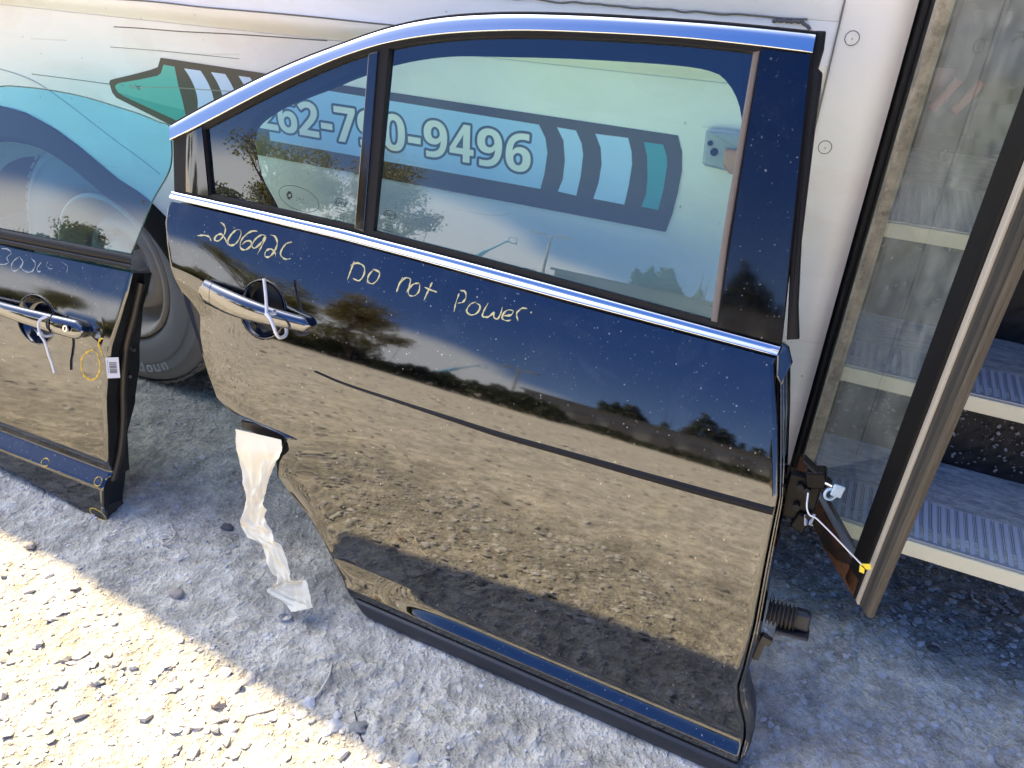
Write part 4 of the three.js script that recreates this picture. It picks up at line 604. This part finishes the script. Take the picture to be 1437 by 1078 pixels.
mesh('shut_face', gridGeo(14, 120, (s, t) => { const v = lerp(-0.003, 0.607, t), d = vAt([[0.000, -0.01], [0.012, 0.04], [0.022, 0.12], [0.046, 0.2], [0.078, 0.29], [0.084, 0.38], [0.072, 0.45], [0.045, 0.55], [0.025, 0.62]].map(([a, b]) => [b, a])); return [bRu(v) - 0.001 + 0.002 * s, v - 0.004 * s, wB(bRu(v), v) - 0.004 - d(v) * s + 0.004 * Math.exp(-Math.pow((s - 0.35) / 0.08, 2)), s, v]; }), std({ color: lin(0.006, 0.006, 0.007), roughness: 0.22 }), door2);
mesh('edge_seal', tube([[0.585, 0.030], [0.50, 0.036], [0.43, 0.040], [0.34, 0.044], [0.25, 0.044], [0.17, 0.034], [0.10, 0.020]].map(([v, d]) => [bRu(v) + 0.004, v, wB(bRu(v), v) - d]), 0.008, 60, 8), std({ color: lin(0.022, 0.018, 0.014), roughness: 0.4 }), door2);
for (const [v, d] of [[0.426, 0.051], [0.420, 0.064], [0.355, 0.062]]) { const c = new THREE.CylinderGeometry(0.004, 0.004, 0.004, 8); c.rotateZ(Math.PI / 2); c.translate(bRu(v) + 0.003, v, -d); mesh('screw', c, M.steel, door2); }
mesh('inner_panel', onDoor(slab([[-1.150, 0.096], ...bR.map(([u, v]) => [u - 0.008, v]), [-1.150, 0.533]], 0.05, -0.066, 0.003), (v) => profB(v)), M.inner, door2);
mesh('belt_seal', strip([[-1.150, 0.602], [-0.395, 0.630], [0.020, 0.645]], [[-1.150, 0.571], [-0.395, 0.597], [0.020, 0.614]], (u, v) => profB(0.605), [[0, -0.01], [0, -0.002], [0.3, 0.002], [0.58, 0.001], [0.62, -0.004], [0.7, 0.003], [0.95, 0.004], [1, -0.004]], 40), M.rubber, door2);
{
  const edge = [[0.007, 0.611], [0.004, 0.643], [0.028, 0.697], [0.058, 0.767], [0.101, 0.843], [0.099, 0.897], [0.093, 0.923], [0.059, 0.929], [0.016, 0.937], [-0.052, 0.945], [-0.150, 0.955], [-0.231, 0.958], [-0.327, 0.957], [-0.421, 0.949]], gw = (v) => profB(0.61) - 0.012 + (v - 0.63) * 0.017 - 0.05 * (v - 0.63) * (v - 0.63), side = uAt(edge.slice(0, 7)), topE = vAt([[-1.150, 0.798], [-0.738, 0.890], [-0.484, 0.925], ...edge.slice(6).reverse()]);
  mesh('door_glass', gridGeo(70, 40, (s, t) => { const v0 = lerp(edge[0][1] - 0.02, edge[6][1], t), u = lerp(-1.15, side(v0), s), v = lerp(edge[0][1] - 0.02, Math.max(0.7, topE(u)), t); return [u, v, gw(v), u, v]; }), M.glassTeal, door2);
  mesh('glass_edge', tube([...edge.slice(1), [-0.484, 0.925]].map(([u, v]) => [u, v, gw(v)]), 0.0016, 80, 6), std({ color: lin(0.02, 0.10, 0.09), roughness: 0.2 }), door2);
}
mesh('side_moulding', strip([[-1.150, 0.294], [-0.380, 0.273], [-0.232, 0.267], [-0.086, 0.267], [-0.062, 0.262]], [[-1.150, 0.274], [-0.381, 0.252], [-0.233, 0.247], [-0.095, 0.250], [-0.062, 0.261]], wB, [[0, -0.002], [0.087, -0.005], [0.389, -0.002], [0.693, -0.002], [0.945, -0.007], [1, -0.002]], 50), M.rubber, door2);
{
  const H = new THREE.Group(); H.name = 'door_handle'; door2.add(H);
  const hh = (s) => 0.019 * Math.pow(Math.min(1, Math.max(0, (1 - s) / 0.06)), 0.45) * lerp(0.72, 1.12, smooth(0, 0.9, s)), bow = (s) => 0.008 + 0.017 * Math.sin(Math.PI * Math.min(1, s * 1.02));
  const grip = (s0, s1) => gridGeo(40, 26, (a, b) => { const s = lerp(s0, s1, a), u = lerp(-0.458, -0.082, s), q = b * 2 * Math.PI, h = hh(s) + 1e-4, c = Math.cos(q), d = Math.sin(q), vc = 0.455; return [u, vc + h * Math.sign(c) * Math.pow(Math.abs(c), 0.75), wB(u, vc) + bow(s) + 0.010 * Math.min(1, h / 0.008) * Math.sign(d) * Math.pow(Math.abs(d), 0.8), s, b]; });
  mesh('grip', flip(grip(0, 0.76)), M.handle, H); mesh('lock_cap', flip(grip(0.772, 1)), M.handle, H);
  mesh('lock_surround', strip(curve2([[-0.206, 0.474], [-0.176, 0.478], [-0.124, 0.473], [-0.101, 0.460]], 30), curve2([[-0.199, 0.414], [-0.168, 0.412], [-0.115, 0.415], [-0.097, 0.429]], 30), wB, [[0, 0], [0.037, -0.006], [0.945, -0.006], [1, 0]], 30), M.gloss, H);
  const k = new THREE.CylinderGeometry(0.0075, 0.0075, 0.004, 24); k.rotateX(Math.PI / 2); k.translate(-0.120, 0.456, 0.030); mesh('keyhole', k, M.satin, H);
  mesh('key_slot', box(0.0015, 0.008, 0.002, -0.120, 0.456, 0.0325), M.inner, H);
  const ring = []; for (let q = 0; q <= 72; q++) { const a = (q / 72) * 2 * Math.PI, u = BCUP[0] + 0.0625 * Math.cos(a), v = BCUP[1] + 0.0565 * Math.sin(a); ring.push([u, v, wB(u, v) + 0.0005]); }
  mesh('cup_rim', tube(ring, 0.0014, 144, 8), M.paintDusty, H);
  mesh('cup', gridGeo(40, 12, (s, t) => { const q = s * 2 * Math.PI, u = BCUP[0] + 0.0595 * t * Math.cos(q), v = BCUP[1] + 0.0535 * t * Math.sin(q); return [u, v, wB(u, v) - 0.0235 + 0.026 * smooth(0.75, 1.0, t), u, v]; }), M.gloss, H);
}
const mark2 = (name, list, width, mat) => mesh(name, list.map((l, i) => stroke(l, width, wB, i + 20)), mat, door2);
const loop = (pts) => [...pts, pts[0]];
mark2('yellow_ring', [loop([[-0.066, 0.418], [-0.090, 0.404], [-0.104, 0.383], [-0.097, 0.351], [-0.077, 0.344], [-0.061, 0.350], [-0.046, 0.374], [-0.054, 0.408]])], 0.0048, M.markerYellow);
mark2('yellow_ring', [[[-0.036, 0.448], [-0.047, 0.446], [-0.052, 0.432], [-0.044, 0.417], [-0.035, 0.404]]], 0.0048, M.markerYellow);
const oval = (u, v, a, b, k = 0) => loop(Array.from({ length: 9 }, (_, i) => { const q = (i / 9) * 2 * Math.PI; return [u + a * Math.cos(q) + k * Math.sin(q), v + b * Math.sin(q)]; }));
mark2('yellow_ring', [oval(-0.232, 0.093, 0.012, 0.009)], 0.0026, M.markerYellow);
mark2('yellow_ring', [oval(-0.056, 0.096, 0.011, 0.010)], 0.0026, M.markerYellow);
mark2('yellow_ring', [oval(-0.053, 0.012, 0.026, 0.011, -0.008)], 0.0034, M.markerYellow);
mark2('handwritten_number', [[[-0.386, 0.587], [-0.365, 0.589], [-0.351, 0.583], [-0.364, 0.569], [-0.357, 0.560], [-0.369, 0.553], [-0.386, 0.550]], [[-0.323, 0.580], [-0.342, 0.564], [-0.346, 0.550], [-0.336, 0.543], [-0.318, 0.554], [-0.309, 0.567], [-0.323, 0.580]], [[-0.284, 0.583], [-0.269, 0.573], [-0.276, 0.555], [-0.294, 0.549], [-0.313, 0.555], [-0.311, 0.569]], [[-0.251, 0.580], [-0.262, 0.562], [-0.256, 0.557], [-0.249, 0.560]]], 0.003, M.markerPale);
mark2('faded_number', [[[-0.229, 0.586], [-0.233, 0.577], [-0.221, 0.570], [-0.211, 0.574]]], 0.0014, M.markerPale);
mark2('faded_number', [[[-0.187, 0.592], [-0.167, 0.585], [-0.168, 0.571]]], 0.0014, M.markerPale);
{
  const t = canvasTex(128, 192, (g, w, h) => { g.fillStyle = '#e9eaec'; g.fillRect(0, 0, w, h); g.fillStyle = '#20242a'; const r = rng(2); for (let y = 44; y < 150;) { const b = 2 + 5 * r(); g.fillRect(30, y, 74, b); y += b + 2 + 4 * r(); } for (let k = 0; k < 9; k++) g.fillRect(14, 30 + k * 13, 6, 8); });
  const p = new RoundedBoxGeometry(0.026, 0.048, 0.0006, 1, 0.0002); mesh('barcode_label', p, [0, 1, 2, 3, 4, 5].map(() => std({ map: t, roughness: 0.6 })), door2);
  const m = door2.children[door2.children.length - 1]; m.position.set(-0.014, 0.386, -0.006); m.rotation.set(0, 0.75, 0.12);
  const z = base('cable_tie', 'white cable tie hanging from the handle of the scuffed left door', 'cable tie'); z.position.copy(door2.position); z.rotation.copy(door2.rotation);
  mesh('strap', tube([[-0.181, 0.460, 0.012], [-0.179, 0.470, 0.030], [-0.187, 0.462, 0.040], [-0.190, 0.448, 0.042], [-0.187, 0.431, 0.038], [-0.183, 0.424, 0.028], [-0.181, 0.428, 0.010]], 0.003, 50, 8), M.tie, z);
  mesh('tail', tube([[-0.187, 0.429, 0.040], [-0.175, 0.412, 0.036], [-0.170, 0.384, 0.030], [-0.167, 0.364, 0.024], [-0.163, 0.342, 0.020]], 0.003, 40, 8), M.tie, z);
  mesh('head', box(0.010, 0.008, 0.008, -0.1855, 0.431, 0.041, 0, 0, 0.3, 0.0015), M.tie, z);
}

// ------------------------------------------------------------------ small things
{ // strip of off-white tape hanging from the wheel arch of the door, its end on the ground
  const rows = [[[-1.056, 0.336, -0.950], [-0.936, 0.348, -0.953]], [[-1.045, 0.294, -0.938], [-0.930, 0.324, -0.944]], [[-1.026, 0.241, -0.930], [-0.950, 0.285, -0.940]], [[-1.017, 0.210, -0.920], [-0.966, 0.224, -0.923]], [[-1.017, 0.176, -0.910], [-0.958, 0.196, -0.914]], [[-1.022, 0.138, -0.898], [-0.951, 0.166, -0.904]], [[-1.0, 0.123, -0.892], [-0.924, 0.142, -0.896]], [[-0.958, 0.116, -0.887], [-0.904, 0.128, -0.889]], [[-0.928, 0.079, -0.875], [-0.878, 0.090, -0.878]], [[-0.903, 0.058, -0.868], [-0.865, 0.078, -0.872]], [[-0.925, 0.030, -0.857], [-0.841, 0.075, -0.881]], [[-0.878, 0.018, -0.857], [-0.822, 0.055, -0.867]], [[-0.855, 0.012, -0.847], [-0.809, 0.035, -0.859]]];
  const side = (k) => new THREE.CatmullRomCurve3(rows.map((r) => new THREE.Vector3(...r[k])), false, 'centripetal');
  const A = side(0), B = side(1), p = new THREE.Vector3(), q = new THREE.Vector3();
  const g = gridGeo(18, 110, (s, t, i) => {
    A.getPoint(t, p); B.getPoint(t, q); p.lerp(q, s);
    const fold = 0.008 * n2(s * 1.6 + t * 2, t * 3.5) + 0.0035 * n2(s * 4.5, t * 8 + 7) + 0.001 * n2(s * 9, t * 26), e = smooth(0, 0.15, t) * (1 - 0.6 * smooth(0.8, 1, t));
    const rag = (s < 0.02 || s > 0.98) ? 0.0012 * n2(t * 30, s * 9) : 0;
    return [p.x + rag, p.y + Math.abs(fold) * 0.35 * e, p.z + Math.abs(fold) * e * 1.3, s, t];
  });
  tag(mesh('tape_strip', g, std({ color: lin(0.95, 0.88, 0.66), roughness: 0.5, side: THREE.DoubleSide })), 'crumpled off white strip of tape hanging from the wheel arch of the rear door', 'tape');
}
const onG = (l, r, up = 0.6) => l.map(([x, z, y = 0]) => [x, gf(x, z) + r * up + y, z]);
{
  const bent = (label, pts, r, knot) => { const t = base('cut_cable_tie', label, 'cable tie'); mesh('strap', tube(onG(pts, r), r, 60, 8), std({ color: lin(0.62, 0.56, 0.46), roughness: 0.6 }), t); if (knot) { const [x, z] = knot; mesh('head', box(0.010, 0.006, 0.008, x, gf(x, z) + 0.004, z, 0, 0.5, 0, 0.002), std({ color: lin(0.6, 0.5, 0.36), roughness: 0.6 }), t); } };
  bent('dirty cut cable tie with its head, lying on the sunlit gravel', [[-0.890, -0.552], [-0.870, -0.551], [-0.857, -0.556, 0.002], [-0.829, -0.567, 0.003], [-0.801, -0.604, 0.002], [-0.776, -0.628], [-0.74, -0.66]], 0.0024, [-0.801, -0.604]);
  bent('pale cut cable tie curved on the shaded gravel by the door sill', [[-0.697, -0.697], [-0.689, -0.712, 0.003], [-0.688, -0.728, 0.004], [-0.694, -0.759, 0.004], [-0.712, -0.79]], 0.0021);
  bent('small curled white plastic strip in the shade near the left door', [[-1.300, -0.935], [-1.283, -0.925, 0.004], [-1.262, -0.914, 0.008], [-1.248, -0.889, 0.009], [-1.256, -0.876, 0.006], [-1.274, -0.888, 0.003], [-1.268, -0.9]], 0.0024);
}
{
  const rings = new THREE.TorusGeometry(0.0125, 0.0022, 8, 30); rings.rotateX(Math.PI / 2 - 0.25); const [x, z] = [-0.87, -0.838]; rings.translate(x, gf(x, z) + 0.003, z);
  tag(mesh('plastic_ring', rings, std({ color: lin(0.35, 0.36, 0.38), roughness: 0.6 })), 'grey plastic ring half sunk in the dust beside the tape end', 'ring');
  const tw = onG([[-0.606, -0.720], [-0.590, -0.705], [-0.573, -0.688], [-0.556, -0.676]], 0.0014, 0.8);
  tag(mesh('twig', tube(tw, 0.0013, 24, 6), bark), 'thin dark twig on the shaded ground below the sill', 'twig');
}
{
  const stone = (x, z, s, f, seed, c, label, rnd) => { const g = rnd ? (() => { const q = mergeVertices(new THREE.IcosahedronGeometry(1, 3).deleteAttribute('normal').deleteAttribute('uv')), p = q.attributes.position; for (let i = 0; i < p.count; i++) { const k = 1 + 0.22 * n3(p.getX(i) * 1.1 + seed, p.getY(i) * 1.1, p.getZ(i) * 1.1) + 0.05 * n3(p.getX(i) * 5, p.getY(i) * 5, p.getZ(i) * 5 + seed); p.setXYZ(i, p.getX(i) * k, p.getY(i) * k * f, p.getZ(i) * k); } q.computeVertexNormals(); q.setAttribute('uv', new THREE.Float32BufferAttribute(new Float32Array(p.count * 2), 2)); return q; })() : flake(seed, f); g.rotateY(seed); const m = mesh('stone', g, std({ color: lin(...c), roughness: 0.9 })); m.scale.set(s, s * 0.8, s * 0.7); m.position.set(x, gf(x, z) + s * f * 0.35, z); tag(m, label, 'stone'); };
  stone(-1.111, -0.779, 0.017, 0.75, 5, [0.40, 0.34, 0.28], 'rounded tan stone in the shade close to the shadow edge', 1);
  stone(-1.513, -0.73, 0.014, 0.75, 9, [0.46, 0.41, 0.34], 'rounded pale stone on the shadow edge by the left frame edge', 1);
  stone(-1.175, -0.991, 0.017, 0.5, 12, [0.11, 0.11, 0.11], 'flat dark stone in the shade left of the tape', 1);
  stone(-1.159, -0.553, 0.018, 0.6, 13, [0.30, 0.28, 0.25], 'grey angular stone on the sunlit gravel, left of the cable tie');
  stone(-1.073, -0.594, 0.016, 0.35, 16, [0.40, 0.38, 0.35], 'flat sharp chip of stone in the sun beside the grey stone');
  stone(-0.840, -0.622, 0.016, 0.6, 18, [0.40, 0.33, 0.27], 'speckled brown stone just above the cut cable tie');
  stone(-0.803, -0.578, 0.013, 0.5, 19, [0.33, 0.32, 0.32], 'small grey chip of stone just below the cut cable tie');
  stone(-1.035, -0.489, 0.019, 0.5, 22, [0.42, 0.38, 0.32], 'pale jagged stone at the bottom of the sunlit gravel');
  stone(-1.27, -0.50, 0.022, 0.4, 25, [0.36, 0.33, 0.28], 'broad flat stone at the lower left of the sunlit gravel');
  stone(0.352, -1.40, 0.012, 0.7, 26, [0.10, 0.10, 0.10], 'small dark round stone below the lowest bus step', 1);
}
{ // white wire from the hinge to the bus door, with a yellow flag
  const t = base('tag_wire', 'thin white wire from the door hinge ending in a yellow tag', 'wire'), z = -0.985;
  mesh('wire', tube([[0.026, 0.548, z - 0.02], [0.030, 0.532, z - 0.005], [0.036, 0.525, z], [0.044, 0.5235, z], [0.050, 0.520, z], [0.075, 0.5025, z], [0.10, 0.484, z], [0.122, 0.468, z]], 0.0012, 60, 6), M.tie, t);
  mesh('tag', [slab([[-0.002, 0.002], [0.010, 0.006], [0.013, -0.002], [0.007, -0.005]], 0.0008, 0).translate(0.122, 0.468, z), slab([[-0.003, 0.001], [0.005, -0.004], [0.006, -0.012], [-0.001, -0.011]], 0.0008, 0.002).translate(0.122, 0.468, z)], std({ color: lin(0.85, 0.68, 0.04), roughness: 0.5 }), t);
}

renderer.render(scene, camera);
